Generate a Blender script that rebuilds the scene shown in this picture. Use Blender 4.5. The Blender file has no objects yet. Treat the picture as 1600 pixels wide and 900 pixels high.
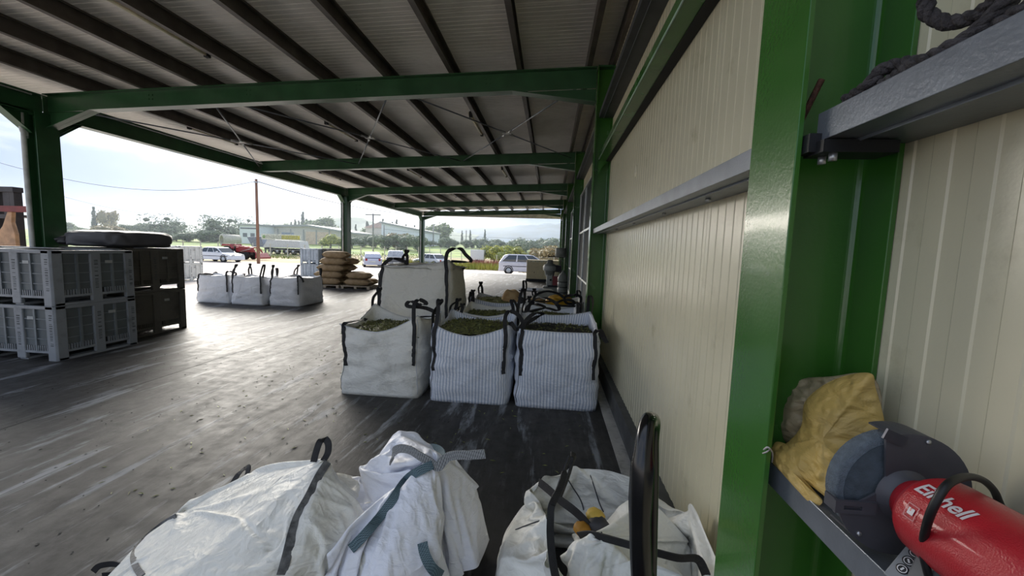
import bpy, math, random

from mathutils import Vector, Matrix, noise

# ---------------------------------------------------------------- camera
FPX, CAMH = 620.0, 1.65
_u = Vector((.033, 1, 60 / FPX)).normalized()
_y = Vector((60, 58, -FPX)).normalized()
_y = (_y - _u * _y.dot(_u)).normalized()
_x = _y.cross(_u)
CAMR = Matrix((_x, _y, _u))                      # world = CAMR @ camera
CAMC = Vector((0, 0, CAMH))
scene = bpy.context.scene
cam_data = bpy.data.cameras.new('camera')
cam_data.sensor_width = 36.0
cam_data.lens = 36.0 * FPX / 1600.0
cam_data.clip_start = .05
cam_data.clip_end = 3000
cam = bpy.data.objects.new('camera', cam_data)
scene.collection.objects.link(cam)
cam.matrix_world = Matrix.Translation(CAMC) @ CAMR.to_4x4()
scene.camera = cam

def ray(px, py): return CAMR @ Vector((px - 800, -(py - 450), -FPX))
def aty(px, py, Y):
    d = ray(px, py); return CAMC + d * (Y / d.y)
def atx(px, py, X):
    d = ray(px, py); return CAMC + d * (X / d.x)
def atz(px, py, Z=0.0):
    d = ray(px, py); return CAMC + d * ((Z - CAMH) / d.z)

# ---------------------------------------------------------------- world and light
SUN_DIR = ray(450, 70).normalized()
world = bpy.data.worlds.new('world'); scene.world = world; world.use_nodes = True
wn, wl = world.node_tree.nodes, world.node_tree.links
wn.clear()
def N(tree, t, **kw):
    n = tree.new(t)
    for k, v in kw.items(): setattr(n, k, v)
    return n
def math_node(nodes, links, op, a, b=None, c=None, clamp=False):
    n = nodes.new('ShaderNodeMath'); n.operation = op; n.use_clamp = clamp
    for i, v in enumerate((a, b, c)):
        if v is None: continue
        if isinstance(v, (int, float)): n.inputs[i].default_value = v
        else: links.new(v, n.inputs[i])
    return n.outputs[0]
tc = wn.new('ShaderNodeTexCoord')
mp = wn.new('ShaderNodeMapping'); mp.inputs['Scale'].default_value = (1, 1, 2.6)
wl.new(tc.outputs['Generated'], mp.inputs['Vector'])
nz = wn.new('ShaderNodeTexNoise'); nz.inputs['Scale'].default_value = 2.6; nz.inputs['Detail'].default_value = 7
nz.inputs['Roughness'].default_value = .55; nz.inputs['Distortion'].default_value = .5
wl.new(mp.outputs[0], nz.inputs['Vector'])
cr = wn.new('ShaderNodeValToRGB')
cr.color_ramp.elements[0].position = .43; cr.color_ramp.elements[0].color = (.18, .24, .365, 1)
cr.color_ramp.elements[1].position = .57; cr.color_ramp.elements[1].color = (.42, .45, .50, 1)
wl.new(nz.outputs['Fac'], cr.inputs[0])
sep = wn.new('ShaderNodeSeparateXYZ'); wl.new(tc.outputs['Generated'], sep.inputs[0])
# pale haze towards the horizon
hz = math_node(wn, wl, 'SUBTRACT', 1.0, math_node(wn, wl, 'MULTIPLY', math_node(wn, wl, 'ABSOLUTE', sep.outputs[2]), 11), clamp=True)
hz = math_node(wn, wl, 'MULTIPLY', hz, .75)
mx = wn.new('ShaderNodeMix'); mx.data_type = 'RGBA'
wl.new(hz, mx.inputs[0]); wl.new(cr.outputs[0], mx.inputs[6]); mx.inputs[7].default_value = (.40, .44, .49, 1)
# veiled sun behind the cloud: soft glow round its direction
vm = wn.new('ShaderNodeVectorMath'); vm.operation = 'DOT_PRODUCT'
wl.new(tc.outputs['Generated'], vm.inputs[0]); vm.inputs[1].default_value = SUN_DIR
dot = math_node(wn, wl, 'MAXIMUM', vm.outputs['Value'], 0.0)
g1 = math_node(wn, wl, 'MULTIPLY', math_node(wn, wl, 'POWER', dot, 18.0), .45)
g2 = math_node(wn, wl, 'MULTIPLY', math_node(wn, wl, 'POWER', dot, 5.0), .05)
g3 = math_node(wn, wl, 'MULTIPLY', math_node(wn, wl, 'POWER', dot, 120.0), 1.0)
glow = math_node(wn, wl, 'ADD', math_node(wn, wl, 'ADD', g1, g2), g3)
glow = math_node(wn, wl, 'MULTIPLY', glow, math_node(wn, wl, 'ADD', math_node(wn, wl, 'MULTIPLY', nz.outputs['Fac'], 1.2), .4))
gc = wn.new('ShaderNodeMix'); gc.data_type = 'RGBA'; gc.blend_type = 'ADD'; gc.inputs[0].default_value = 1
gm = wn.new('ShaderNodeCombineColor')
for i in range(3): wl.new(math_node(wn, wl, 'MULTIPLY', glow, (1.0, .97, .9)[i]), gm.inputs[i])
wl.new(mx.outputs[2], gc.inputs[6]); wl.new(gm.outputs[0], gc.inputs[7])
bg = wn.new('ShaderNodeBackground'); bg.inputs['Strength'].default_value = 1.0
wl.new(gc.outputs[2], bg.inputs['Color'])
wo = wn.new('ShaderNodeOutputWorld'); wl.new(bg.outputs[0], wo.inputs['Surface'])

sun_d = bpy.data.lights.new('sun', 'SUN'); sun_d.energy = 4.2; sun_d.angle = math.radians(45); sun_d.color = (1, .95, .86)
sun = bpy.data.objects.new('sun', sun_d); scene.collection.objects.link(sun)
sun.rotation_euler = (-SUN_DIR).to_track_quat('-Z', 'Y').to_euler()

scene.view_settings.view_transform = 'Standard'
scene.view_settings.look = 'None'
scene.view_settings.exposure = 1.25
scene.view_settings.gamma = 1.0
scene.view_settings.use_curve_mapping = False
scene.cycles.max_bounces = 10
scene.cycles.diffuse_bounces = 5
scene.cycles.caustics_reflective = False
scene.cycles.caustics_refractive = False

# ---------------------------------------------------------------- helpers
R = random.Random(7)
col = scene.collection
def tag(o, label=None, cat=None, group=None, kind=None):
    if label: o['label'] = label
    if cat: o['category'] = cat
    if group: o['group'] = group
    if kind: o['kind'] = kind
    return o
def empty(name, loc=(0, 0, 0), rz=0, label=None, cat=None, group=None, kind=None):
    o = bpy.data.objects.new(name, None); o.empty_display_size = .1
    o.location = loc; o.rotation_euler = (0, 0, rz); col.objects.link(o)
    return tag(o, label, cat, group, kind)
def mkobj(name, me, m=None, parent=None):
    o = bpy.data.objects.new(name, me); col.objects.link(o)
    if m and not me.materials: me.materials.append(m)
    if parent: o.parent = parent
    return o
def copy_tree(o, parent=None):
    c = o.copy(); col.objects.link(c)
    if parent: c.parent = parent
    for ch in list(o.children): copy_tree(ch, c)
    return c

class MB:
    """collects shapes and links them as ONE mesh"""
    def __init__(s): s.v = []; s.f = []; s.uv = {}; s.sm = []
    def add(s, vs, fs, smooth=False):
        b = len(s.v); s.v += [tuple(v) for v in vs]
        for f in fs: s.f.append(tuple(b + i for i in f)); s.sm.append(smooth)
        return s
    def box(s, x0, x1, y0, y1, z0, z1, M=None):
        if x0 > x1: x0, x1 = x1, x0
        if y0 > y1: y0, y1 = y1, y0
        if z0 > z1: z0, z1 = z1, z0
        vs = [Vector(p) for p in ((x0,y0,z0),(x1,y0,z0),(x1,y1,z0),(x0,y1,z0),(x0,y0,z1),(x1,y0,z1),(x1,y1,z1),(x0,y1,z1))]
        if M: vs = [M @ v for v in vs]
        return s.add(vs, [(3,2,1,0),(4,5,6,7),(0,1,5,4),(1,2,6,5),(2,3,7,6),(3,0,4,7)])
    def prism(s, poly, axis, a, b):
        """poly: 2D outline in the plane normal to axis; extruded from a to b"""
        def P(p, t):
            if axis == 'x': return (t, p[0], p[1])
            if axis == 'y': return (p[0], t, p[1])
            return (p[0], p[1], t)
        n = len(poly); vs = [P(p, a) for p in poly] + [P(p, b) for p in poly]
        area = sum(poly[i][0]*poly[(i+1) % n][1] - poly[(i+1) % n][0]*poly[i][1] for i in range(n))
        flip = (area > 0) == (axis == 'y')
        if b < a: flip = not flip
        fs = [tuple(range(n))[::-1], tuple(range(n, 2*n))] + [(i, (i+1) % n, n+(i+1) % n, n+i) for i in range(n)]
        if flip: fs = [f[::-1] for f in fs]
        return s.add(vs, fs)
    def bar(s, a, b, w, h=None, up=(0, 0, 1)):
        a, b = Vector(a), Vector(b); h = h or w; d = (b - a).normalized()
        x = d.cross(Vector(up))
        if x.length < 1e-4: x = d.cross(Vector((1, 0, 0)))
        x.normalize(); z = x.cross(d)
        vs = [p + x*sx*w/2 + z*sz*h/2 for p in (a, b) for sx, sz in ((-1,-1),(1,-1),(1,1),(-1,1))]
        return s.add(vs, [(0,1,2,3),(7,6,5,4),(0,4,5,1),(1,5,6,2),(2,6,7,3),(3,7,4,0)])
    def tube(s, pts, r, n=8, cap=True, smooth=True, closed=False):
        pts = [Vector(p) for p in pts]; m = len(pts)
        rs = r if isinstance(r, (list, tuple)) else [r]*m
        vs = []; prev = None
        for i, p in enumerate(pts):
            if closed: d = pts[(i+1) % m] - pts[i-1]
            else: d = pts[min(i+1, m-1)] - pts[max(i-1, 0)]
            d.normalize()
            if prev is None:
                x = d.orthogonal().normalized()
            else:
                x = prev - d*prev.dot(d)
                x = x.normalized() if x.length > 1e-5 else d.orthogonal().normalized()
            prev = x; y = d.cross(x)
            for k in range(n):
                a = 2*math.pi*k/n
                vs.append(p + (x*math.cos(a) + y*math.sin(a))*rs[i])
        fs = []
        for i in range(m if closed else m-1):
            j = (i+1) % m
            for k in range(n):
                fs.append((i*n+k, i*n+(k+1) % n, j*n+(k+1) % n, j*n+k))
        s.add(vs, fs, smooth)
        if cap and not closed:
            b = len(s.v) - len(vs)
            s.f.append(tuple(b+k for k in range(n))[::-1]); s.sm.append(False)
            s.f.append(tuple(b+(m-1)*n+k for k in range(n))); s.sm.append(False)
        return s
    def lathe(s, prof, n=24, M=None, smooth=True, cap=True):
        """prof: [(r, z)] round the z axis"""
        vs = []
        for r, z in prof:
            for k in range(n):
                a = 2*math.pi*k/n; vs.append(Vector((r*math.cos(a), r*math.sin(a), z)))
        if M: vs = [M @ v for v in vs]
        fs = [(i*n+k, i*n+(k+1) % n, (i+1)*n+(k+1) % n, (i+1)*n+k) for i in range(len(prof)-1) for k in range(n)]
        s.add(vs, fs, smooth)
        if cap:
            b = len(s.v) - len(vs)
            s.f.append(tuple(b+k for k in range(n))[::-1]); s.sm.append(False)
            s.f.append(tuple(b+(len(prof)-1)*n+k for k in range(n))); s.sm.append(False)
        return s
    def ribbon(s, pts, w, t=.003, side=None):
        """flat strap: pts path, side = list of width directions (or one)"""
        pts = [Vector(p) for p in pts]; m = len(pts); vs = []
        for i, p in enumerate(pts):
            d = (pts[min(i+1, m-1)] - pts[max(i-1, 0)]).normalized()
            sd = Vector(side[i] if isinstance(side, list) else side)
            sd = (sd - d*sd.dot(d)); sd = sd.normalized() if sd.length > 1e-5 else d.orthogonal().normalized()
            n = d.cross(sd)
            for a, b in ((-1,-1),(1,-1),(1,1),(-1,1)): vs.append(p + sd*a*w/2 + n*b*t/2)
        fs = [(i*4+k, i*4+(k+1) % 4, (i+1)*4+(k+1) % 4, (i+1)*4+k) for i in range(m-1) for k in range(4)]
        fs += [(3,2,1,0), tuple((m-1)*4+k for k in range(4))]
        return s.add(vs, fs, False)
    def build(s, name, m=None, parent=None, bevel=0, sub=0):
        me = bpy.data.meshes.new(name); me.from_pydata(s.v, [], s.f); me.update()
        me.polygons.foreach_set('use_smooth', s.sm)
        o = mkobj(name, me, m, parent)
        if bevel:
            b = o.modifiers.new('bevel', 'BEVEL'); b.width = bevel; b.segments = 2; b.limit_method = 'ANGLE'
        if sub:
            b = o.modifiers.new('sub', 'SUBSURF'); b.levels = sub; b.render_levels = sub
        return o
def spline(pts, k=6, closed=False):
    """Catmull-Rom through the points"""
    P = [Vector(p) for p in pts]; n = len(P); out = []
    for i in range(n if closed else n-1):
        g = (lambda j: P[j % n]) if closed else (lambda j: P[max(0, min(n-1, j))])
        p0, p1, p2, p3 = g(i-1), g(i), g(i+1), g(i+2)
        for q in range(k):
            t = q/k
            out.append(.5*((2*p1) + (p2-p0)*t + (2*p0-5*p1+4*p2-p3)*t*t + (3*p1-p0-3*p2+p3)*t**3))
    if not closed: out.append(P[-1])
    return out

# ---------------------------------------------------------------- materials
def srgb(c):
    if isinstance(c, str): c = tuple(int(c[i:i+2], 16)/255 for i in (0, 2, 4))
    return tuple((x/12.92 if x <= .04045 else ((x+.055)/1.055)**2.4) for x in c) + (1,)
MATS = {}
def mat(name, c, rough=.6, metal=0, var=.12, scale=6, bump=0, bscale=40, c2=None, spec=.5, coord='Object', dirt=None, rvar=0, stretch=(1, 1, 1), coat=0):
    """painted / moulded surface: two-tone noise, roughness and fine relief"""
    if name in MATS: return MATS[name]
    m = bpy.data.materials.new(name); m.use_nodes = True; MATS[name] = m
    n, l = m.node_tree.nodes, m.node_tree.links; b = n['Principled BSDF']
    b.inputs['Roughness'].default_value = rough; b.inputs['Metallic'].default_value = metal
    b.inputs['Specular IOR Level'].default_value = spec
    if coat: b.inputs['Coat Weight'].default_value = coat; b.inputs['Coat Roughness'].default_value = .08
    t = n.new('ShaderNodeTexCoord'); mpn = n.new('ShaderNodeMapping'); mpn.inputs['Scale'].default_value = stretch
    l.new(t.outputs[coord], mpn.inputs[0])
    no = n.new('ShaderNodeTexNoise'); no.inputs['Scale'].default_value = scale; no.inputs['Detail'].default_value = 6
    l.new(mpn.outputs[0], no.inputs['Vector'])
    rp = n.new('ShaderNodeValToRGB'); a = srgb(c)
    d = srgb(c2) if c2 else tuple(x*(1-2*var) for x in a[:3]) + (1,)
    rp.color_ramp.elements[0].position = .35; rp.color_ramp.elements[1].position = .65
    rp.color_ramp.elements[0].color = d
    rp.color_ramp.elements[1].color = a if c2 else tuple(min(1, x*(1+var)) for x in a[:3]) + (1,)
    l.new(no.outputs['Fac'], rp.inputs[0]); out = rp.outputs[0]
    if dirt:
        dc, dsc, lo, hi = dirt
        dn = n.new('ShaderNodeTexNoise'); dn.inputs['Scale'].default_value = dsc; dn.inputs['Detail'].default_value = 9; dn.inputs['Roughness'].default_value = .65
        l.new(mpn.outputs[0], dn.inputs['Vector'])
        mr = n.new('ShaderNodeMapRange'); mr.inputs[1].default_value = lo; mr.inputs[2].default_value = hi
        l.new(dn.outputs['Fac'], mr.inputs[0])
        mi = n.new('ShaderNodeMix'); mi.data_type = 'RGBA'; l.new(mr.outputs[0], mi.inputs[0])
        l.new(out, mi.inputs[6]); mi.inputs[7].default_value = srgb(dc); out = mi.outputs[2]
    l.new(out, b.inputs['Base Color'])
    if rvar:
        mr = n.new('ShaderNodeMapRange'); mr.inputs[3].default_value = rough-rvar; mr.inputs[4].default_value = rough+rvar
        l.new(no.outputs['Fac'], mr.inputs[0]); l.new(mr.outputs[0], b.inputs['Roughness'])
    if bump:
        bn = n.new('ShaderNodeTexNoise'); bn.inputs['Scale'].default_value = bscale; bn.inputs['Detail'].default_value = 5
        l.new(mpn.outputs[0], bn.inputs['Vector'])
        bp = n.new('ShaderNodeBump'); bp.inputs['Strength'].default_value = bump; bp.inputs['Distance'].default_value = .01
        l.new(bn.outputs['Fac'], bp.inputs['Height']); l.new(bp.outputs[0], b.inputs['Normal'])
    return m

GREEN = mat('green_paint', '366a25', .26, var=.06, scale=3, bump=.06, bscale=90, rvar=.06, coat=.25)
GREEN_D = mat('green_paint_dusty', '315a39', .34, var=.10, scale=4, bump=.05, rvar=.08)
CREAM = mat('cream_panel', 'd8d1b4', .27, var=.03, scale=2, dirt=('b5ad8f', 5, .58, .8), bump=.04, bscale=160)
ROOFP = mat('roof_panel', 'efeae2', .38, var=.03, scale=1.5, dirt=('cfc8be', 1.2, .5, .8))
PURL = mat('purlin_grey', '5a534d', .5, var=.15, scale=5, metal=.2)
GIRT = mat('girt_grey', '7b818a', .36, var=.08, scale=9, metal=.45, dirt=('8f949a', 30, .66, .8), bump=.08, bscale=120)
GATE = mat('gate_dark', '3a3f42', .8, var=.1, scale=2, spec=.2)
GFRAME = mat('gate_frame', 'c6c9c6', .35, metal=.4, var=.06)
GALV = mat('galvanised', 'b8babb', .38, metal=.7, var=.1, scale=20)
BLACK = mat('black_strap', '1e1e21', .6, var=.2, scale=30, bump=.4, bscale=400)
RUST = mat('rust', '5a3a2c', .8, var=.3, scale=60, bump=.5, bscale=200)
KERB = mat('kerb_concrete', '5b5b59', .75, var=.15, scale=5, bump=.25, bscale=60)
KERBW = mat('kerb_white', 'bdbab2', .6, var=.08, scale=7, dirt=('8a867e', 12, .5, .7))
BLUEGREY = mat('dark_glass', '2c3438', .12, var=.1)

def floor_material():
    m = bpy.data.materials.new('worn_concrete'); m.use_nodes = True
    n, l = m.node_tree.nodes, m.node_tree.links; b = n['Principled BSDF']
    g = n.new('ShaderNodeNewGeometry')
    def tex(sc, rot, loc=(0, 0, 0)):
        q = n.new('ShaderNodeMapping'); q.inputs['Rotation'].default_value = (0, 0, rot); q.inputs['Scale'].default_value = sc
        q.inputs['Location'].default_value = loc
        l.new(g.outputs['Position'], q.inputs[0]); return q.outputs[0]
    def noi(v, s, det=6, ro=.6, dist=0):
        q = n.new('ShaderNodeTexNoise'); q.inputs['Scale'].default_value = s; q.inputs['Detail'].default_value = det
        q.inputs['Roughness'].default_value = ro; q.inputs['Distortion'].default_value = dist; l.new(v, q.inputs['Vector']); return q.outputs['Fac']
    def rng(v, a, b_, c=0, d=1):
        q = n.new('ShaderNodeMapRange'); q.inputs[1].default_value = a; q.inputs[2].default_value = b_; q.inputs[3].default_value = c; q.inputs[4].default_value = d
        l.new(v, q.inputs[0]); return q.outputs[0]
    def mix(f, a, b_):
        q = n.new('ShaderNodeMix'); q.data_type = 'RGBA'
        l.new(f, q.inputs[0])
        for i, v in ((6, a), (7, b_)):
            if isinstance(v, tuple): q.inputs[i].default_value = v
            else: l.new(v, q.inputs[i])
        return q.outputs[2]
    fine = noi(tex((1, 1, 1), 0), 9, 8, .7)
    big = noi(tex((1, 1, 1), 0), .45, 5, .6)
    # tyre and fork tracks run along the shed, slightly askew
    st1 = noi(tex((3.4, .7, 1), .14), 1.6, 7, .62, .3)
    st2 = noi(tex((9, 1.8, 1), .22, (3, 1, 0)), 1.3, 8, .7, .2)
    st3 = noi(tex((3.6, .42, 1), .30, (7, 4, 0)), 1.2, 6, .6, .5)
    c = mix(rng(big, .35, .65), srgb('3a3938'), srgb('494847'))
    c = mix(rng(st1, .38, .62, 0, .75), c, srgb('2f2e2d'))
    c = mix(rng(st2, .55, .70, 0, .35), c, srgb('77797b'))
    c = mix(rng(fine, .5, .72, 0, .6), c, srgb('2c2c2b'))
    # chalky scraped patches
    sc = math_node(n, l, 'MULTIPLY', rng(st3, .54, .59), rng(noi(tex((2.2, .5, 1), .16, (2, 0, 0)), 1.7, 8, .7), .46, .56))
    c = mix(math_node(n, l, 'MULTIPLY', sc, .7), c, srgb('9ba0a7'))
    spk = noi(tex((1, 1, 1), 0), 38, 3, .5)
    c = mix(rng(spk, .73, .76), c, srgb('15130f'))
    l.new(c, b.inputs['Base Color'])
    r = math_node(n, l, 'ADD', rng(st1, .3, .7, .50, .60), rng(fine, .3, .7, -.05, .12))
    l.new(r, b.inputs['Roughness'])
    b.inputs['Specular IOR Level'].default_value = .32
    bp = n.new('ShaderNodeBump'); bp.inputs['Strength'].default_value = .35; bp.inputs['Distance'].default_value = .01
    h = math_node(n, l, 'ADD', math_node(n, l, 'MULTIPLY', fine, .6), st2)
    l.new(h, bp.inputs['Height']); l.new(bp.outputs[0], b.inputs['Normal'])
    return m
FLOOR = floor_material()
# ---------------------------------------------------------------- the shed
BAY, Y0 = 4.67, 1.08                              # frame spacing, nearest frame
FY = [Y0 + BAY*k for k in range(-1, 6)]           # frame lines; the first lies behind the camera
def zr(x): return 4.125 + .0386*x                 # top of the rafters
XL = -8.05                                        # line of the outer posts
SL = math.atan(.0386)

floor = MB().box(-9.1, .60, -6, 26.5, -.3, -.02).build('floor', KERB); tag(floor, kind='structure')
xs = [-9.1, -4.55, .60]; ys = [-6, 1.1, 6.35, 11.7, 16.6, 21.5, 26.5]
slab_mb = None
for i in range(2):
    for j in range(6):
        g = .004
        MB().box(xs[i]+(g if i else 0), xs[i+1]-(0 if i else g), ys[j]+g, ys[j+1]-g, -.03, 0).build('floor_slab', FLOOR, floor)
tag(MB().box(.60, .70, -4, 5.62, -.02, .012).build('trim_1', KERBW), kind='structure')
kb = MB().box(.70, .84, -4, 25.2, -.02, .215).build('baseboard_right', KERB); tag(kb, kind='structure')

def ribbed(u0, u1, period, depth, groove=.012, edge=.006):
    """outline (u, height) of a micro-ribbed panel face from u0 to u1, face at 0, ribs standing -depth"""
    pts = [(u0, edge*1.0), (u0+.004, 0)]
    n = max(1, round((u1-u0)/period)); p = (u1-u0)/n
    for k in range(n):
        a = u0 + k*p
        pts += [(a+p*.5-.004, 0), (a+p*.5, -depth), (a+p-.004, -depth)] if k < n-1 else [(a+p*.5-.004, 0), (a+p*.5, -depth), (a+p-.008, -depth)]
        if k < n-1: pts += [(a+p, 0)]
    pts += [(u1, edge)]
    return pts

# wall of cream sandwich panels, 1 m covers
wall = MB().box(.80, .88, -4, 25.2, .215, 4.45).build('wall_right', CREAM); tag(wall, kind='structure')
def wall_panel(y0, y1, z0, z1):
    pr = ribbed(y0, y1, .084, .0028)
    poly = [(.77+h, u) for u, h in pr]
    vs = []; n = len(poly)
    mb = MB()
    for z in (z0, z1): vs += [(x, y, z) for x, y in poly]
    fs = [(i, i+1, n+i+1, n+i) for i in range(n-1)]
    mb.add(vs, [f[::-1] for f in fs])
    b = len(mb.v); mb.add([(.80, y0, z0), (.80, y1, z0), (.80, y1, z1), (.80, y0, z1)], [])
    mb.f += [(0, b, b+3, n), (n-1, 2*n-1, b+2, b+1), (b, b+1, b+2, b+3), tuple(list(range(n))+[b+1, b]), tuple([b+3, b+2]+list(range(2*n-1, n-1, -1)))]
    mb.sm += [False]*5
    return mb.build('wall_panel', CREAM, wall)
y = -3.92
while y < 5.6:
    wall_panel(y, min(y+1.0, 5.75), .215, 4.38); y += 1.0
y = 5.76
while y < 24.9:
    wall_panel(y, y+1.0, 3.12, 4.38); y += 1.0

# roof: ribbed sheets lying on the purlins
roof = MB()
for sx in (0,):
    vs = [(-9.15, .55, zr(-9.15)+.27), (.9, .55, zr(.9)+.27), (.9, 25.7, zr(.9)+.27), (-9.15, 25.7, zr(-9.15)+.27)]
    vs += [(v[0], v[1], v[2]+.05) for v in vs]
    roof.add(vs, [(3,2,1,0),(4,5,6,7),(0,1,5,4),(1,2,6,5),(2,3,7,6),(3,0,4,7)])
roof = roof.build('ceiling', ROOFP); tag(roof, kind='structure')
for k in range(25):
    y0 = .60 + k*1.003; y1 = y0 + .998
    pr = ribbed(y0, y1, .082, .004, edge=.010); n = len(pr); mb = MB(); vs = []
    for x in (-9.12, .79): vs += [(x, u, zr(x)+.205+h) for u, h in pr]
    mb.add(vs, [(i+1, i, n+i, n+i+1) for i in range(n-1)])
    b = len(mb.v)
    mb.add([(-9.12, y0, zr(-9.12)+.27), (-9.12, y1, zr(-9.12)+.27), (.79, y1, zr(.79)+.27), (.79, y0, zr(.79)+.27)], [(0, 1, 2, 3)])
    mb.f += [tuple([b, b+1] + list(range(n-1, -1, -1))), tuple(list(range(n, 2*n)) + [b+2, b+3]), (0, n, b+3, b), (n-1, b+1, b+2, 2*n-1)]; mb.sm += [False]*4
    mb.build('roof_panel', ROOFP, roof)
for k in range(-1, 10):
    x = .39 - .95*k if k >= 0 else .72
    if k == 9: x = -8.95
    z = zr(x)
    # C section: web with two flanges and lips, opening away from the camera side
    t = .006; w = .065; h = .20
    poly = [(x, z), (x+w, z), (x+w, z+.022), (x+w-t, z+.022), (x+w-t, z+t), (x+t, z+t), (x+t, z+h-t), (x+w-t, z+h-t), (x+w-t, z+h-.022), (x+w, z+h-.022), (x+w, z+h), (x, z+h)]
    MB().prism(poly, 'y', .6, 25.55).build('purlin', PURL, roof)
gut = MB().prism([(0, 0), (.16, 0), (.16, .015), (.012, .015), (.012, .3), (0, .3)], 'x', -9.1, .8)
gut.v = [(v[0], v[1]+25.6, v[2]+3.68) for v in gut.v]
tag(gut.build('trim_2', mat('gutter_pale', 'b9b8ae', .5)), kind='structure')
tag(MB().box(-9.2, -9.12, .55, 25.7, zr(-9.1)+.12, zr(-9.1)+.32).build('trim_3', mat('gutter_pale', 'b9b8ae', .5)), kind='structure')

def ibeam_x(mb, x0, x1, y, zt0, zt1, zb0, zb1, bw=.15, t=.012):
    """I beam along x with sloping top and bottom"""
    def plate(a0, a1, b0, b1, y0, y1):
        vs = [(x0, y0, a0), (x1, y0, a1), (x1, y1, a1), (x0, y1, a0), (x0, y0, b0), (x1, y0, b1), (x1, y1, b1), (x0, y1, b0)]
        mb.add(vs, [(3,2,1,0),(4,5,6,7),(0,1,5,4),(1,2,6,5),(2,3,7,6),(3,0,4,7)])
    plate(zb0+t, zb1+t, zt0-t, zt1-t, y-.005, y+.005)
    return plate
# rafters: web, flanges, haunches at both ends
names = ['behind the camera', 'overhead', 'nearest of those in view, in front of the big bags', 'second in view, ending without an outer post', 'third in view, meeting the middle outer post',
         'fourth in view, between the middle and the far outer posts', 'farthest, at the end of the shed']
for i, fy in enumerate(FY):
    if i == 0: continue
    r = empty('rafter', (0, 0, 0), label='dark green steel roof beam, ' + names[i], cat='roof beam')
    D = .27; hx0, hx1 = -7.15, -.62
    mb = MB(); pl = ibeam_x(mb, XL+.1, .53, fy, zr(XL+.1), zr(.53), zr(XL+.1)-D, zr(.53)-D)
    mb.build('web', GREEN_D, r)
    mb = MB(); pl = ibeam_x(mb, XL+.1, .53, fy, zr(XL+.1), zr(.53), zr(XL+.1)-.012, zr(.53)-.012)
    mb = MB()
    def plate(m_, x0, x1, za, zb, t, hw):
        vs = [(x0, fy-hw, za), (x1, fy-hw, zb), (x1, fy+hw, zb), (x0, fy+hw, za), (x0, fy-hw, za+t), (x1, fy-hw, zb+t), (x1, fy+hw, zb+t), (x0, fy+hw, za+t)]
        m_.add(vs, [(3,2,1,0),(4,5,6,7),(0,1,5,4),(1,2,6,5),(2,3,7,6),(3,0,4,7)])
    plate(mb, XL+.1, .53, zr(XL+.1)-.012, zr(.53)-.012, .012, .075); mb.build('top_flange', GREEN_D, r)
    hx0 = hx0 if i % 2 == 0 else XL+.1
    mb = MB(); plate(mb, hx0, hx1, zr(hx0)-D, zr(hx1)-D, .013, .075); mb.build('bottom_flange', GREEN_D, r)
    for x0, x1, d0, d1 in ((hx1, .53, 0, .19), (XL+.1, -7.15, .26, 0))[:2 if i % 2 == 0 else 1]:
        mb = MB(); za, zb = zr(x0)-D-d0, zr(x1)-D-d1
        plate(mb, x0, x1, za, zb, .013, .075)
        vs = [(x0, fy-.005, za), (x1, fy-.005, zb), (x1, fy-.005, zr(x1)-D), (x0, fy-.005, zr(x0)-D), (x0, fy+.005, za), (x1, fy+.005, zb), (x1, fy+.005, zr(x1)-D), (x0, fy+.005, zr(x0)-D)]
        mb.add(vs, [(0,1,2,3),(7,6,5,4),(0,4,5,1),(1,5,6,2),(2,6,7,3),(3,7,4,0)])
        mb.build('haunch', GREEN_D, r)
    mb = MB()
    for x in (-6.2, -4.6, -2.9, -1.0):
        for dx in (0, .06):
            for dz in (.07, .13): mb.lathe([(.011, -.012), (.011, .012)], 8, Matrix.Translation((x+dx, fy-.005, zr(x)-dz)) @ Matrix.Rotation(math.pi/2, 4, 'X'))
    tag(mb.build('bolts', GREEN_D, r), kind='stuff')

# wall columns (H sections against the wall)
cn = ['behind the camera', 'in the right foreground, its broad face shining', 'first beyond the foreground one, at the end of the cream wall', 'second beyond the foreground one', 'third beyond the foreground one', 'fourth beyond the foreground one', 'farthest along the wall']
for i, fy in enumerate(FY):
    c = empty('steel_column', (.65, fy, 0), label='glossy green steel column by the wall, ' + cn[i], cat='column')
    H2 = zr(.54); t = .013; hw = .10 if i != 1 else .105
    def bx(x0, x1, y0, y1, z0=0, z1=H2): return MB().box(x0-.65, x1-.65, y0, y1, z0, z1)
    bx(.54, .54+t, -hw, hw).build('outer_flange', GREEN, c, bevel=.002)
    bx(.77-t-.004, .766, -hw, hw).build('inner_flange', GREEN, c, bevel=.002)
    bx(.54+t, .77-t, -.006, .006).build('web', GREEN, c)
    # rolled fillets in the corner between web and flanges
    for sx, x in ((1, .54+t-.65), (-1, .77-t-.654)):
        for sy in (-1, 1):
            mb = MB()
            pts = [(x, sy*.006)] + [(x+sx*.016*(1-math.sin(a)), sy*(.006+.016*(1-math.cos(a)))) for a in [k*math.pi/2/5 for k in range(6)]]
            mb.prism(pts, 'z', .0, H2-.001)
            mb.build('fillet', GREEN, c)
    MB().box(-.13, .13, -.13, .13, -.0, .015).build('base_plate', GREEN, c)
    # end plate and bolts under the rafter haunch
    mb = MB().box(-.11, .11, -.10, .10, H2-.02, H2+.0)
    mb.build('cap_plate', GREEN_D, c)

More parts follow.
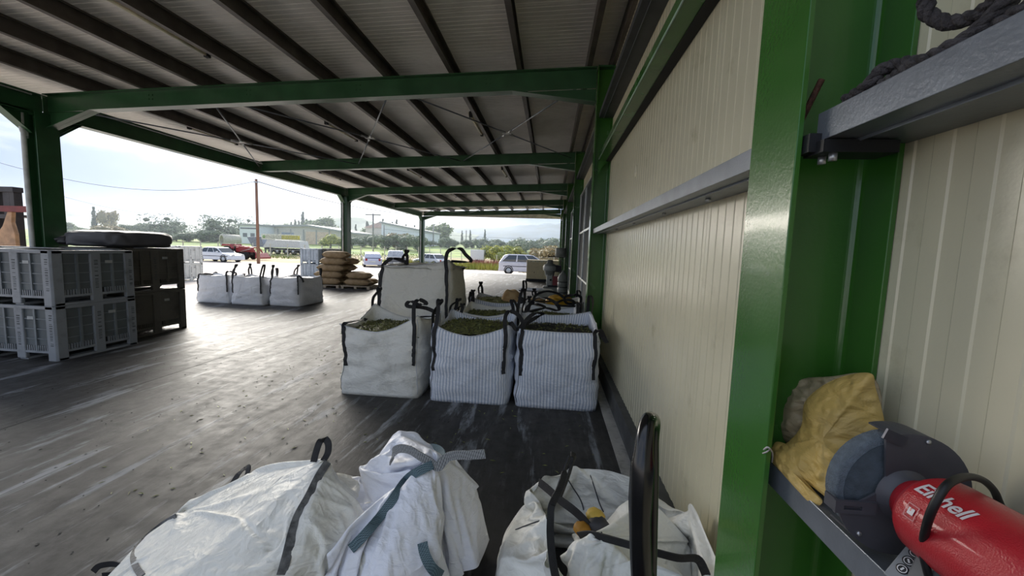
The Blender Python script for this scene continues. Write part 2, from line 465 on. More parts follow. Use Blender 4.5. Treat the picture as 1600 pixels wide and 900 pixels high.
# outer posts with rain pipes and the edge beam they carry
pn = ['behind the camera on the left', 'nearest on the left, behind the stacked crates', 'in the middle, behind the pile of brown sacks', 'farthest, behind the tall bag']
for j, k in enumerate((0, 2, 4, 6)):
    if j == 0: continue
    fy = FY[k] + (-.05 if k == 2 else 0)
    p = empty('steel_post', (XL, fy, -.1), label='green steel canopy post, ' + pn[j], cat='post')
    h = zr(XL) - .29 + .1
    w = .15
    MB().box(-.13, -.118, -w, w, 0, h).build('flange', GREEN_D, p)
    MB().box(.118, .13, -w, w, 0, h).build('flange', GREEN_D, p)
    MB().box(-.118, .118, -.006, .006, 0, h).build('web', GREEN_D, p)
    MB().box(-.2, .2, -.2, .2, 0, .12).build('base_plate', GREEN_D, p)
    # sloping bracket plates that spread the head of the post
    for s in (-1, 1):
        mb = MB()
        mb.prism([(s*.14, h-.33), (s*.55, h+.02), (s*.14, h+.02)], 'x', -.005, .005)
        mb.bar((0, s*.15, h-.33), (0, s*.56, h+.01), .15, .012, up=(0, -s, 1))
        mb.build('head_bracket', GREEN_D, p)
    mb = MB().tube(spline([(-.02, -w-.05, .05), (-.02, -w-.05, h-.5), (-.02, -w-.02, h-.4), (-.02, -w-.06, h-.3), (-.02, -w-.06, h-.05)], 6), .032, 10)
    mb.build('rain_pipe', mat('pipe_white', 'c9cdcc', .4), p)
for j, (a, b) in enumerate(((0, 2), (2, 4), (4, 6))):
    y0, y1 = (FY[1]-.4 if a == 0 else FY[a]), FY[b]
    zt, zb = zr(XL)-.01, zr(XL)-.31
    e = empty('edge_beam', (XL, y0, 0), label='green steel edge beam along the open side, ' + ['the nearest length at the left edge', 'from the nearest post to the middle post', 'from the middle post to the far post'][j], cat='beam')
    L_ = y1-y0-.012
    MB().box(-.005, .005, 0, L_, zb, zt).build('web', GREEN_D, e)
    MB().box(-.09, .09, 0, L_, zt-.015, zt).build('top_flange', GREEN_D, e)
    MB().box(-.09, .09, 0, L_, zb-.015, zb).build('bottom_flange', GREEN_D, e)
    MB().tube([(.12, .2, zt-.05), (.12, L_-.2, zt-.05)], .013, 6).build('conduit', mat('pipe_white', 'c9cdcc', .4), e)

# girts: cold-formed channels bolted along the wall
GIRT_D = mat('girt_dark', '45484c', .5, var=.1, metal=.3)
def girt(y0, y1, z, label, x0=.58, h=.062, bolts=()):
    g = empty('wall_rail', (x0, y0, z), label=label, cat='rail')
    W = .768 - x0; L_ = y1-y0; t = .004
    poly = [(0, 0), (W, 0), (W, t), (t, t), (t, h-t), (W, h-t), (W, h), (0, h)]
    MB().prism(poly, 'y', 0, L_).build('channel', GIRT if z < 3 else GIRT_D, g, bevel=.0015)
    MB().box(.06, .064, 0, L_, -.007, 0).build('stiffening_fold', GIRT, g)
    for by in bolts:
        MB().lathe([(.0, -.016), (.012, -.016), (.012, -.001), (.0, -.001)], 6, Matrix.Translation((.12, by-y0, 0))).build('bolt', GALV, g)
    return g
ge = FY[1] + .0
upper = girt(-3.0, .975, 1.91, 'grey steel rail high on the wall at the right edge, carrying the frayed rope')
MB().box(-.01, .14, 3.93, 3.998, -.03, -.004).build('cleat', mat('cleat_black', '26272a', .5, metal=.3), upper)
for yy in (3.945, 3.98): MB().lathe([(0, -.016), (.009, -.016), (.009, 0), (0, 0)], 6, Matrix.Translation((.02, yy, -.03))).build('bolt', GALV, upper)
shelf = girt(-3.0, 1.045, 1.075, 'grey steel rail at waist height used as a shelf for the red grinder', h=.058)
girt(1.19, 5.64, 1.91, 'long grey steel rail across the cream wall between the two green columns', bolts=(1.9, 2.6, 3.5, 4.4))
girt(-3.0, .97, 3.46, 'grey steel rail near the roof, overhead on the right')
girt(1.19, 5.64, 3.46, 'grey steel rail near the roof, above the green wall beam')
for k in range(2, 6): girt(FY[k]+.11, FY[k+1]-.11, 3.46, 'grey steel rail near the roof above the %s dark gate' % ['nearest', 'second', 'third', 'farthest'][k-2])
tg = MB().box(.755, .7695, 1.2, 5.64, 1.985, 2.0).build('cover_strip', GREEN); tag(tg, 'thin green cover strip just above the long grey rail on the cream wall', 'strip')
# green wall beam above the cream wall
gb = empty('wall_beam', (.60, 1.19, 2.89), label='green steel channel beam high along the cream wall with a bright lower edge', cat='beam')
L_ = 4.45
MB().prism([(0, 0), (.13, 0), (.13, .012), (.012, .012), (.012, .09), (0, .09)], 'y', 0, L_).build('channel', GREEN, gb, bevel=.003)
MB().tube([(-.004, .1, .003), (-.004, L_-.1, .003)], .006, 8).build('edge_highlight', mat('highlight_pale', '9fb5a2', .3), gb)  # pale bead painted as the highlight along the rounded lower edge
MB().box(.10, .165, 0, L_, -.006, -.001).build('shadow_gap', mat('shadow_black', '141414', .7), gb)  # black strip standing in for the shadow gap under the beam
MB().prism([(.0, 0), (.0, -.22), (.04, -.10), (.12, -.02), (.16, 0)][::-1], 'y', L_-.012, L_).build('corner_plate', GREEN, gb)
gb2 = MB().prism([(0, 0), (.13, 0), (.13, .012), (.012, .012), (.012, .09), (0, .09)], 'y', 0, 3.9).build('wall_beam', GREEN)
gb2.location = (.60, -2.95, 2.89); tag(gb2, 'green steel channel beam high on the wall, overhead at the right', 'beam')

# screw-hole rosette on the cream wall
ro = MB().lathe([(.014, 0), (.032, 0), (.034, .004), (.030, .007), (.016, .007), (.014, .004)], 20, Matrix.Translation((.768, 3.9, 2.42)) @ Matrix.Rotation(-math.pi/2, 4, 'Y') @ Matrix.Scale(1.7, 4, (1, 0, 0)), cap=False)
ro = ro.build('wall_rosette', mat('rosette', 'd9d3bb', .5)); tag(ro, 'small oval ring fitting on the cream wall above the long rail', 'fitting')
hole = MB().lathe([(.0, .002), (.016, .002), (.016, 0), (0, 0)], 16, Matrix.Translation((.768, 3.9, 2.42)) @ Matrix.Rotation(-math.pi/2, 4, 'Y') @ Matrix.Scale(1.7, 4, (1, 0, 0))).build('hole', BLACK, ro)

# dark framed gates in the bays beyond
for k in range(2, 6):
    y0, y1 = FY[k]+.12, FY[k+1]-.12
    g = empty('steel_gate', (.70, y0, 0), label='dark panelled steel gate with pale frame bars, %s along the wall' % ['nearest', 'second', 'third', 'farthest'][k-2], cat='gate')
    L_ = y1-y0; cols = [0, L_*.33, L_*.66, L_]; rows = [.22, 1.05, 2.1, 3.05]
    for a in range(3):
        for b in range(3):
            MB().box(.03, .045, cols[a]+.02, cols[a+1]-.02, rows[b]+.02, rows[b+1]-.02).build('gate_panel', GATE, g)
    for q, c_ in enumerate(cols):
        MB().box(-.005, .045, c_-.022 if q else 0, c_+.022 if q < 3 else L_, .2, 3.08).build('upright', GFRAME, g, bevel=.004)
    for b in rows: MB().box(.0, .04, .02, L_-.02, b-.02, b+.02).build('rail', GFRAME, g)
    MB().box(-.06, -.005, .15, .42, 1.62, 1.80).build('lock_box', GALV, g, bevel=.02)
    MB().bar((.0, .05, .25), (.0, cols[1]-.05, 1.03), .03).build('diagonal_bar', GFRAME, g)

# rod bracing under the roof
def brace(x, y, ya, yb, label):
    z = zr(x)-.14
    b = empty('roof_bracing', (x, y, z), label=label, cat='bracing', group='crossed bracing rods under the roof')
    for sx in (-1, 1):
        for yy in (ya, yb):
            e = Vector((sx*1.38, yy-y, zr(x+sx*1.38)-.14-z)); d = e.normalized()
            MB().tube([d*.12, e], .013, 6).build('rod', GIRT, b)
            MB().tube([d*.06, d*.2], .022, 6).build('turnbuckle', GALV, b)
    MB().box(-.09, .09, -.05, .05, -.012, .012).build('centre_plate', mat('white_plate', 'd8d8d4', .5), b)
for q, (ya, yb) in enumerate(((FY[2]+.05, FY[3]-.05), (FY[5]+.05, FY[6]-.05))):
    for j, x in enumerate((-.96, -3.79, -6.62)):
        brace(x, (ya+yb)/2, ya, yb, 'crossed steel bracing rods with a white joint, ' + ['nearest the wall', 'in the middle', 'nearest the open side'][j] + [' in the first bay', ' in the farthest bay'][q])

# fluorescent battens under the purlins
LAMPM = mat('lamp_tube', 'f2ead0', .4); LAMPB = mat('lamp_body', 'cfc4a6', .5)
def onroof(px, py, off=-.05):
    d = ray(px, py); t = (4.125+off-CAMH)/(d.z-.0386*d.x); return CAMC + d*t
lamps = [((180, 0), 'overhead at the upper left'), ((308, 204), 'first bay, nearest the open side'), ((519, 197), 'first bay, middle of three'), ((741, 186), 'first bay, nearest the wall'),
         ((514, 272), 'second bay, nearest the open side'), ((650, 268), 'second bay, middle of three'), ((790, 267), 'second bay, nearest the wall'), ((608, 306), 'third bay, left'), ((709, 304), 'third bay, right')]
for (px, py), lb in lamps:
    p = onroof(px, py)
    k = round((.39-p.x)/.95); x = .39-.95*k-.05
    y = onroof(px, py).y
    z = zr(x)+.02
    l_ = empty('fluorescent_lamp', (x, y, z), label='long unlit fluorescent batten under the roof, ' + lb, cat='lamp')
    MB().box(-.05, .05, 0, 1.2, -.0, .06).build('housing', LAMPB, l_, bevel=.008)
    MB().tube([(0, .03, -.018), (0, 1.17, -.018)], .016, 8).build('tube', LAMPM, l_)
    MB().box(-.028, .028, -.03, .03, -.04, .062).build('end_cap', BLACK, l_)
    MB().box(-.028, .028, 1.17, 1.22, -.04, .062).build('end_cap', BLACK, l_)
# ---------------------------------------------------------------- yard and landscape
def yz(x, y):
    t = max((-9.3-x)/18, (y-26.4)/11, 0); t = min(t, 1); t = t*t*(3-2*t)
    far = min(max(0, y-58), 110)*(1 if x < -20 else max(0, min(1, (20-x)/40)))
    return -.06 - .47*t + .045*far
def yard_mat():
    m = bpy.data.materials.new('yard_ground'); m.use_nodes = True
    n, l = m.node_tree.nodes, m.node_tree.links; b = n['Principled BSDF']; b.inputs['Roughness'].default_value = .9
    g = n.new('ShaderNodeNewGeometry')
    def noi(s, d=6, loc=0):
        mp_ = n.new('ShaderNodeMapping'); mp_.inputs['Location'].default_value = (loc, loc, 0); l.new(g.outputs['Position'], mp_.inputs[0])
        q = n.new('ShaderNodeTexNoise'); q.inputs['Scale'].default_value = s; q.inputs['Detail'].default_value = d; q.inputs['Roughness'].default_value = .65
        l.new(mp_.outputs[0], q.inputs['Vector']); return q.outputs['Fac']
    def rng(v, a, b_, c=0, d=1):
        q = n.new('ShaderNodeMapRange'); q.inputs[1].default_value = a; q.inputs[2].default_value = b_; q.inputs[3].default_value = c; q.inputs[4].default_value = d
        l.new(v, q.inputs[0]); return q.outputs[0]
    def mix(f, a, b_):
        q = n.new('ShaderNodeMix'); q.data_type = 'RGBA'; l.new(f, q.inputs[0])
        for i, v in ((6, a), (7, b_)):
            if isinstance(v, tuple): q.inputs[i].default_value = v
            else: l.new(v, q.inputs[i])
        return q.outputs[2]
    c = mix(rng(noi(.35), .35, .65), srgb('c2b6ac'), srgb('d0c6bc'))
    c = mix(rng(noi(6), .5, .75, 0, .4), c, srgb('8f857c'))
    sp = n.new('ShaderNodeSeparateXYZ'); l.new(g.outputs['Position'], sp.inputs[0])
    # beyond the yard: dry earth then grass
    wob = math_node(n, l, 'MULTIPLY', noi(.08, 4), 9.0)
    d = math_node(n, l, 'ADD', sp.outputs[1], math_node(n, l, 'MULTIPLY', sp.outputs[0], -.12))
    d = math_node(n, l, 'ADD', d, wob)
    e = mix(rng(noi(.2, 6, 5), .4, .6), srgb('8b8a58'), srgb('b49c7c'))
    c = mix(rng(d, 46.5, 47.5), c, e)
    gr = mix(rng(noi(.09, 7, 9), .42, .58), srgb('8fa24a'), srgb('6f8a4a'))
    c = mix(rng(d, 74, 78), c, gr)
    l.new(c, b.inputs['Base Color'])
    bp = n.new('ShaderNodeBump'); bp.inputs['Strength'].default_value = .3; l.new(noi(9), bp.inputs['Height']); l.new(bp.outputs[0], b.inputs['Normal'])
    return m
YARD = yard_mat()
mb = MB()
gx = [-900, -500, -300, -200, -140, -100, -80] + [-70+2.5*i for i in range(33)] + [14, 20, 40, 80, 200, 500, 900]
gy = [-60, -30, -8, 0, 6] + [8+2.5*i for i in range(28)] + [85, 100, 120, 150, 200, 300, 500, 900, 1500]
vs = [(x, y, yz(x, y)-(.3 if (x > -9 and y < 26) else 0)) for y in gy for x in gx]; nx = len(gx)
mb.add(vs, [(j*nx+i, j*nx+i+1, (j+1)*nx+i+1, (j+1)*nx+i) for j in range(len(gy)-1) for i in range(nx-1)], True)
g_ = mb.build('ground', YARD); tag(g_, kind='structure')
tag(MB().box(-9.35, -9.1, -6, 26.7, -.4, -.01).build('trim_4', KERBW), kind='structure')
tag(MB().box(-9.35, .9, 26.5, 26.8, -.4, -.01).build('trim_5', KERBW), kind='structure')
# ---------------------------------------------------------------- woven bags
def bag_material(name, base, stripe=None, dirt=.5, period=.034, crease=1.2):
    m = bpy.data.materials.new(name); m.use_nodes = True; MATS[name] = m
    n, l = m.node_tree.nodes, m.node_tree.links; b = n['Principled BSDF']
    b.inputs['Roughness'].default_value = .5; b.inputs['Specular IOR Level'].default_value = .35
    t = n.new('ShaderNodeTexCoord'); sp = n.new('ShaderNodeSeparateXYZ'); l.new(t.outputs['UV'], sp.inputs[0])
    col_ = None
    if stripe:
        w = math_node(n, l, 'SINE', math_node(n, l, 'MULTIPLY', sp.outputs[0], 2*math.pi/period))
        mr = n.new('ShaderNodeMapRange'); mr.inputs[1].default_value = -.25; mr.inputs[2].default_value = .35; l.new(w, mr.inputs[0])
        mi = n.new('ShaderNodeMix'); mi.data_type = 'RGBA'; l.new(mr.outputs[0], mi.inputs[0])
        mi.inputs[6].default_value = srgb(base); mi.inputs[7].default_value = srgb(stripe); col_ = mi.outputs[2]
    no = n.new('ShaderNodeTexNoise'); no.inputs['Scale'].default_value = 3.2; no.inputs['Detail'].default_value = 9; no.inputs['Roughness'].default_value = .68
    l.new(t.outputs['Object'], no.inputs['Vector'])
    mr = n.new('ShaderNodeMapRange'); mr.inputs[1].default_value = .5; mr.inputs[2].default_value = .78; mr.inputs[4].default_value = dirt
    l.new(no.outputs['Fac'], mr.inputs[0])
    mi = n.new('ShaderNodeMix'); mi.data_type = 'RGBA'; l.new(mr.outputs[0], mi.inputs[0])
    if col_: l.new(col_, mi.inputs[6])
    else: mi.inputs[6].default_value = srgb(base)
    mi.inputs[7].default_value = srgb('8d8a7c'); l.new(mi.outputs[2], b.inputs['Base Color'])
    # weave and crumple relief
    n1 = n.new('ShaderNodeTexNoise'); n1.inputs['Scale'].default_value = 14; n1.inputs['Detail'].default_value = 6; n1.inputs['Distortion'].default_value = 1.2
    mp_ = n.new('ShaderNodeMapping'); mp_.inputs['Scale'].default_value = (1, 1, 2.4); l.new(t.outputs['Object'], mp_.inputs[0]); l.new(mp_.outputs[0], n1.inputs['Vector'])
    bp = n.new('ShaderNodeBump'); bp.inputs['Strength'].default_value = .45; bp.inputs['Distance'].default_value = .022
    n2 = n.new('ShaderNodeTexNoise'); n2.inputs['Scale'].default_value = 4.5; n2.inputs['Detail'].default_value = 3; n2.inputs['Distortion'].default_value = .8
    l.new(t.outputs['Object'], n2.inputs['Vector'])
    rd = math_node(n, l, 'ABSOLUTE', math_node(n, l, 'SUBTRACT', n2.outputs['Fac'], .5))
    hh = math_node(n, l, 'ADD', math_node(n, l, 'MULTIPLY', rd, -crease), n1.outputs['Fac'])
    l.new(hh, bp.inputs['Height']); l.new(bp.outputs[0], b.inputs['Normal'])
    return m
B_WHITE = bag_material('bag_white', 'ecebe4', dirt=.6, crease=3)
B_CLEAN = bag_material('bag_clean', 'eef0f5', dirt=.12, crease=3)
B_STRIPE = bag_material('bag_striped', 'eceef4', 'b9c3d4', dirt=.25, crease=2.5)
OLIVES = mat('olive_fill', '83864c', .75, c2='3f4226', scale=38, bump=.8, bscale=60)
LEAF = mat('olive_leaves', '969b58', .5, c2='59602f', scale=20)
OL_D = mat('olive_dark', '3c3838', .4, c2='7a7f3c', scale=11)

def fold(p, seed, n=5, f=3.0):
    """sharp creased relief: ridges along a few warped directions"""
    rr = random.Random(seed); h = 0; q = Vector(p)
    w = noise.noise_vector(q*f*.35 + Vector((seed*1.3, 0, 0)))*.55
    for i in range(n):
        d = Vector((rr.uniform(-1, 1), rr.uniform(-1, 1), rr.uniform(-1, 1))).normalized()
        s = (q+w*.35).dot(d)*f*(1+.6*i) + rr.uniform(0, 9) + noise.noise(q*f*.5+Vector((i*7, seed, 3)))*1.4
        s = abs((s % 2)-1)
        h += (s**1.6)/(1+.7*i)
    return h/n

def strap_loop(path, w, name, parent, m=None, side=(0, 1, 0)):
    return MB().ribbon(path, w, .004, side).build(name, m or BLACK, parent)

def big_bag(x0, x1, y0, h, d=None, m=None, label='', seed=1, sag=(.06, .05, .06, .05), up=(.05, .05, .05, .05), fill=.12, bulge=.05, loops='abcd', rot=0, cat='big bag',
            group=None, strap_w=.042, piping=None, fillmat=None, leaves=220, lean=(0, 0), straps_vert=.55, crumple=.017, top_in=.0):
    w = x1-x0; d = d or w
    root = empty('big_bag', ((x0+x1)/2, y0+d/2, 0), rot, label=label, cat=cat, group=group)
    n = 18; N4 = 4*n; NV = 22
    def sq(i):
        s, a = divmod(i % N4, n); a = -1+2*a/n
        return [(a, -1), (1, a), (-a, 1), (-1, -a)][s], s, a
    def cs(i, v):
        (u1, u2), s, a = sq(i)
        e = 14 - 8.5*math.sin(math.pi*min(1, v*1.02))
        k = (abs(u1)**e + abs(u2)**e)**(-1/e)
        mm = max(abs(u1), abs(u2)); u1, u2 = u1*k*mm, u2*k*mm
        b = 1 + bulge*math.sin(math.pi*min(1, v*.96+.04))**.7*(1-.35*abs(a)**3) - top_in*v**3
        return u1*b*w/2, u2*b*d/2
    def topz(i):
        (u1, u2), s, a = sq(i)
        c0, c1 = up[s], up[(s+1) % 4]; t = (a+1)/2
        edge = c0*(1-t)**2.4 + c1*t**2.4
        return h + edge - sag[s]*(1-abs(a)**1.5)
    vs = []; uv = []; per = 2*(w+d)
    for j in range(NV+1):
        v = j/NV
        for i in range(N4):
            x, y = cs(i, v); z = v*topz(i)
            P_ = Vector((x, y, z)); nr = Vector((x, y, 0)).normalized()
            dsp = noise.noise(Vector((x*3.5+seed, y*3.5, z*9)))*crumple*1.2 + (fold((x, y, z*1.6), seed, 4, 4.5)-.3)*crumple*2.6
            dsp += abs(noise.noise(Vector((x*8, y*8+seed, z*26))))*crumple*.9
            P_ += nr*dsp*min(1, v*6)
            P_.x += lean[0]*v; P_.y += lean[1]*v
            vs.append(P_)
    rim = []
    for j in range(1, 7):                      # rim turned over and down inside
        for i in range(N4):
            q = vs[NV*N4+i]; dn = [0, .004, .03, .06, .1, .16, .2][j]; inn = [0, .012, .02, .026, .032, .045, .06][j]
            x, y = q.x, q.y; r = math.hypot(x, y)
            vs.append(Vector((x-x/r*inn*1.3, y-y/r*inn*1.3, q.z-dn + noise.noise(Vector((x*6, y*6, seed+j)))*.01)))
    rows = NV+1+6
    fs = [(j*N4+i, j*N4+(i+1) % N4, (j+1)*N4+(i+1) % N4, (j+1)*N4+i) for j in range(rows-1) for i in range(N4)]
    fs.append(tuple(range(N4))[::-1])
    mb = MB().add(vs, fs, True); o = mb.build('bag_body', m or B_WHITE, root)
    me = o.data; uvl = me.uv_layers.new(name='UVMap')
    for p in me.polygons:
        for li, vi in zip(p.loop_indices, p.vertices):
            i = vi % N4; j = vi//N4
            if len(p.vertices) == 4 and i == 0 and any((q % N4) == N4-1 for q in p.vertices): i = N4
            uvl.data[li].uv = (i/N4*per, min(j, NV)/NV*h)
    # contents
    K = 22; fv = []; zf = h-fill
    for j in range(K+1):
        for i in range(K+1):
            a, b_ = -1+2*i/K, -1+2*j/K
            dome = (1-a*a)*(1-b_*b_)*.05
            fv.append((a*w*.5*.97+lean[0]*.9, b_*d*.5*.97+lean[1]*.9, zf+dome+noise.noise(Vector((a*3+seed, b_*3, 0)))*.03 + noise.noise(Vector((a*16, b_*16, seed)))*.016))
    ff = [(j*(K+1)+i, j*(K+1)+i+1, (j+1)*(K+1)+i+1, (j+1)*(K+1)+i) for j in range(K) for i in range(K)]
    fm = fillmat or OLIVES
    MB().add(fv, ff, True).build('contents', fm, root)
    if leaves:
        rr = random.Random(seed); lm = MB()
        for q in range(leaves):
            a, b_ = rr.uniform(-.92, .92), rr.uniform(-.92, .92)
            c = Vector((a*w*.5+lean[0]*.9, b_*d*.5+lean[1]*.9, zf+(1-a*a)*(1-b_*b_)*.05+noise.noise(Vector((a*3+seed, b_*3, 0)))*.03+.012))
            th = rr.uniform(0, 6.28); ln = rr.uniform(.02, .045); dv = Vector((math.cos(th), math.sin(th), rr.uniform(-.3, .6)))*ln
            sd = Vector((-math.sin(th), math.cos(th), rr.uniform(-.4, .4)))*ln*.16
            lm.add([c-dv, c+sd, c+dv, c-sd], [(0, 1, 2, 3)])
        tag(lm.build('leaves', LEAF, root), kind='stuff')
        om = MB()
        for q in range(leaves):
            a, b_ = rr.uniform(-.9, .9), rr.uniform(-.9, .9)
            c = Matrix.Translation((a*w*.5+lean[0]*.9, b_*d*.5+lean[1]*.9, zf+(1-a*a)*(1-b_*b_)*.05+noise.noise(Vector((a*3+seed, b_*3, 0)))*.03+.008))
            om.lathe([(.0, -.011), (.008, -.006), (.008, .006), (0, .011)], 5, c @ Matrix.Rotation(rr.uniform(0, 3), 4, 'X'), cap=False)
        tag(om.build('olives', OL_D, root), kind='stuff')
    # seam piping round the rim and down the corners
    pm = piping or mat('piping_white', 'cfd2d8', .6)
    rimpts = [vs[NV*N4+i] + Vector((0, 0, .001)) for i in range(N4)]
    MB().tube(rimpts, .0045, 5, closed=True).build('rim_piping', pm, root)
    # corner straps: sewn vertical part, then the free lifting loop
    cidx = {'a': 0, 'b': n, 'c': 2*n, 'd': 3*n}
    for ci, key in enumerate('abcd'):
        if key not in loops: continue
        spec = loops[key] if isinstance(loops, dict) else None
        style = (spec or ('up',))[0]
        base = cidx[key]
        s_ = -1 if key in 'ab' else 1
        off = {'a': 1, 'b': -1, 'c': 1, 'd': -1}[key]
        i0 = (base+off) % N4
        path = []
        jb = int(NV*(1-straps_vert))
        for j in range(jb, NV+1):
            q = vs[j*N4+i0]; path.append(Vector((q.x, q.y+s_*.006, q.z)))
        top = path[-1]
        i1 = (base-off) % N4; q1 = vs[NV*N4+i1]; q1 = Vector((q1.x*1.01, q1.y, q1.z))
        out = Vector((1 if q1.x > 0 else -1, 0, 0))
        if style == 'up':
            hh, tx, ty = (spec[1:] if spec and len(spec) > 1 else (.2, .02, .0))
            mid = (top+q1)/2 + Vector((tx, ty, hh))
            loop = spline([path[-1], top*.7+q1*.3+Vector((tx*.4-out.x*.01, ty*.4, hh*.55)), mid+Vector((-.02, 0, 0)), mid+Vector((.02, 0, -.006)), top*.2+q1*.8+Vector((tx*.4+out.x*.02, ty*.4, hh*.5)), q1, q1+Vector((out.x*.008, 0, -.14))], 5)
        elif style == 'flop':          # loop thrown over and hanging, list of points relative to the corner
            loop = spline([path[-1]] + [top+Vector(p) for p in spec[1]] + [q1], 6)
        pts = path[:-1]+loop
        sides = [Vector((1, 0, 0))]*(len(path)-1)
        for k, q in enumerate(loop):
            t = k/max(1, len(loop)-1)
            sides.append((Vector((1, 0, 0))*(1-t)+Vector((.15, 1, 0))*t).normalized() if style == 'up' else Vector((1, .35, .1)).normalized())
        MB().ribbon(pts, strap_w, .004, sides).build('lifting_strap', BLACK, root)
        # dark corner seam below the strap
        MB().tube([Vector(vs[j*N4+base])*1.0+Vector((0, 0, 0)) for j in range(1, NV)], .004, 5).build('corner_seam', pm if key not in 'a' else mat('seam_dark', '3a3c42', .7), root)
    return root

# front row, left to right
F = lambda *p: ('flop', p)
big_bag(-2.27, -1.36, 4.07, .80, .9, B_WHITE, 'grimy plain white big bag of olives at the left end of the front row', 3, sag=(.10, .02, .10, .09), up=(-.02, .11, .03, .09), fill=.13, bulge=.03,
        loops={'a': F((.03, -.01, .03), (.12, .12, .05), (.1, .3, .02)), 'b': F((.0, .02, .16), (.06, .03, .20), (.12, .06, .16), (.05, .02, .15), (-.06, .06, .18), (-.1, .08, .12), (.1, .12, .1), (.22, .16, .02)), 'd': ('up', .23, .05, 0)}, crumple=.022, top_in=.0)
big_bag(-1.235, -.385, 4.05, .79, .9, B_STRIPE, 'striped white big bag with green olives heaped inside, middle of the front row', 5, sag=(.085, .03, .06, .05), up=(.05, .07, .08, .08), fill=.05,
        loops={'a': ('up', .26, .05, .03), 'b': F((.0, .02, .12), (.04, .03, .17), (.12, .05, .14), (.18, .05, .05), (.12, .03, -.02), (.06, .04, .05)), 'c': ('up', .16, -.04, 0), 'd': ('up', .15, .08, 0)}, bulge=.075)
big_bag(-.305, .545, 4.05, .815, .92, B_STRIPE, 'striped white big bag with level rim, right end of the front row beside the wall', 8, sag=(.0, .0, .0, .0), up=(.01, .01, .10, .06), fill=.08,
        loops={'a': F((.03, -.0, .1), (.12, .08, .17), (.2, .16, .15), (.12, .2, .1)), 'b': F((.02, .0, .03), (.07, .03, .02), (.12, .06, -.07), (.13, .04, -.09)), 'c': ('up', .2, .0, 0), 'd': F((.05, -.05, .15), (.2, -.2, .22), (.35, -.25, .16), (.38, -.15, .06), (.2, -.1, .08))}, bulge=.075, leaves=160, fillmat=mat('dark_fill', '3a3a36', .8, c2='1d1d1b', scale=40, bump=.7))
# tall plain bag behind the left one
big_bag(-2.44, -1.31, 5.30, 1.40, 1.05, mat('x', 'ffffff') and bag_material('bag_grey', 'dedcd2', dirt=.6, crease=4), 'tall plain off-white big bag standing behind the grimy one', 12, sag=(.03, .04, .05, .04), up=(-.03, .08, -.10, -.02), fill=.05, bulge=.05, top_in=.10,
        loops={'a': F((.04, .01, .05), (.12, .04, .1), (.22, .1, .08), (.3, .1, .03)), 'b': F((.02, .02, .12), (.1, .04, .17), (.2, .05, .17), (.26, .06, .1), (.33, .1, .0)), 'd': ('up', .2, .03, 0), 'c': ('up', .05, 0, 0)}, leaves=0, fillmat=bag_material('bag_lid', 'd0cec4', dirt=.6), straps_vert=.7, strap_w=.05, crumple=.018)
# second row
big_bag(-1.20, -.34, 5.12, .80, .86, B_WHITE, 'white big bag of green olives, second row, behind the middle bag of the front row', 15, sag=(.06, .04, .05, .05), up=(.02, .10, .05, .04), fill=.10,
        loops={'a': ('up', .1, .04, 0), 'b': ('up', .22, .03, 0), 'c': ('up', .1, -.05, 0), 'd': ('up', .15, 0, 0)})
big_bag(-.34, .42, 5.12, .80, .86, B_CLEAN, 'clean white big bag of leafy olives, second row, against the wall', 17, sag=(.02, .02, .06, .05), up=(.03, .06, .05, .07), fill=.09,
        loops={'a': F((.03, -.0, .1), (.15, .0, .13), (.25, .1, .08), (.15, .1, .04)), 'b': ('up', .14, .0, 0), 'c': F((.0, -.05, .08), (-.15, -.1, .1), (-.25, -.1, .02)), 'd': ('up', .1, .04, 0)})
# third row
big_bag(-1.25, -.40, 6.2, .80, .86, B_STRIPE, 'striped big bag with brown sacks on top, third row, left of two', 19, sag=(.03, .03, .04, .04), up=(.08, .04, .12, .06), fill=.03, leaves=60,
        loops={'a': ('up', .12, .03, 0), 'b': ('up', .2, .03, 0), 'c': ('up', .2, 0, 0), 'd': ('up', .2, 0, 0)})
big_bag(-.28, .55, 6.2, .80, .86, B_WHITE, 'white big bag with a yellow sheet across it, third row, against the wall', 21, sag=(.02, .02, .04, .04), up=(.06, .06, .06, .06), fill=.03, leaves=60,
        loops={'a': F((.03, 0, .1), (.2, .1, .16), (.4, .1, .12), (.45, .1, .02)), 'b': F((.0, .0, .1), (-.1, -.05, .14), (-.25, -.1, .1), (-.2, -.05, .0)), 'c': ('up', .12, 0, 0), 'd': ('up', .12, 0, 0)})
# three bags near the open side
for i, (xa, xb, ya, hh) in enumerate(((-9.24, -8.30, 9.55, .76), (-8.22, -7.32, 9.5, .76), (-7.24, -6.38, 9.6, .77))):
    b_ = big_bag(xa, xb, ya, hh-.06, (.62, .68, 1.1)[i], B_CLEAN, ['white big bag with short black loops, leftmost of the three near the open side', 'white big bag with two upright loops, middle of the three near the open side', 'white big bag with open crumpled top, rightmost of the three near the open side'][i], 31+i,
        sag=(.01, .02, .03, .03), up=(.03, .05, .04, .05), fill=.05, leaves=0, fillmat=B_CLEAN, bulge=.075, top_in=.06,
        loops=[{'a': F((.05, 0, .02), (.2, .05, .03), (.3, .1, .0)), 'b': F((.02, 0, .08), (.1, .02, .1), (.25, .03, .06), (.22, .03, .0)), 'c': ('up', .02, 0, 0), 'd': ('up', .02, 0, 0)},
               {'a': ('up', .3, .12, 0), 'b': ('up', .3, .08, 0), 'c': ('up', .2, 0, 0), 'd': ('up', .28, .0, 0)},
               {'a': ('up', .3, .04, 0), 'b': F((.0, .01, .04), (.08, .03, .0), (.14, .03, -.12), (.1, .03, -.02)), 'c': ('up', .2, 0, 0), 'd': ('up', .26, .1, 0)}][i])
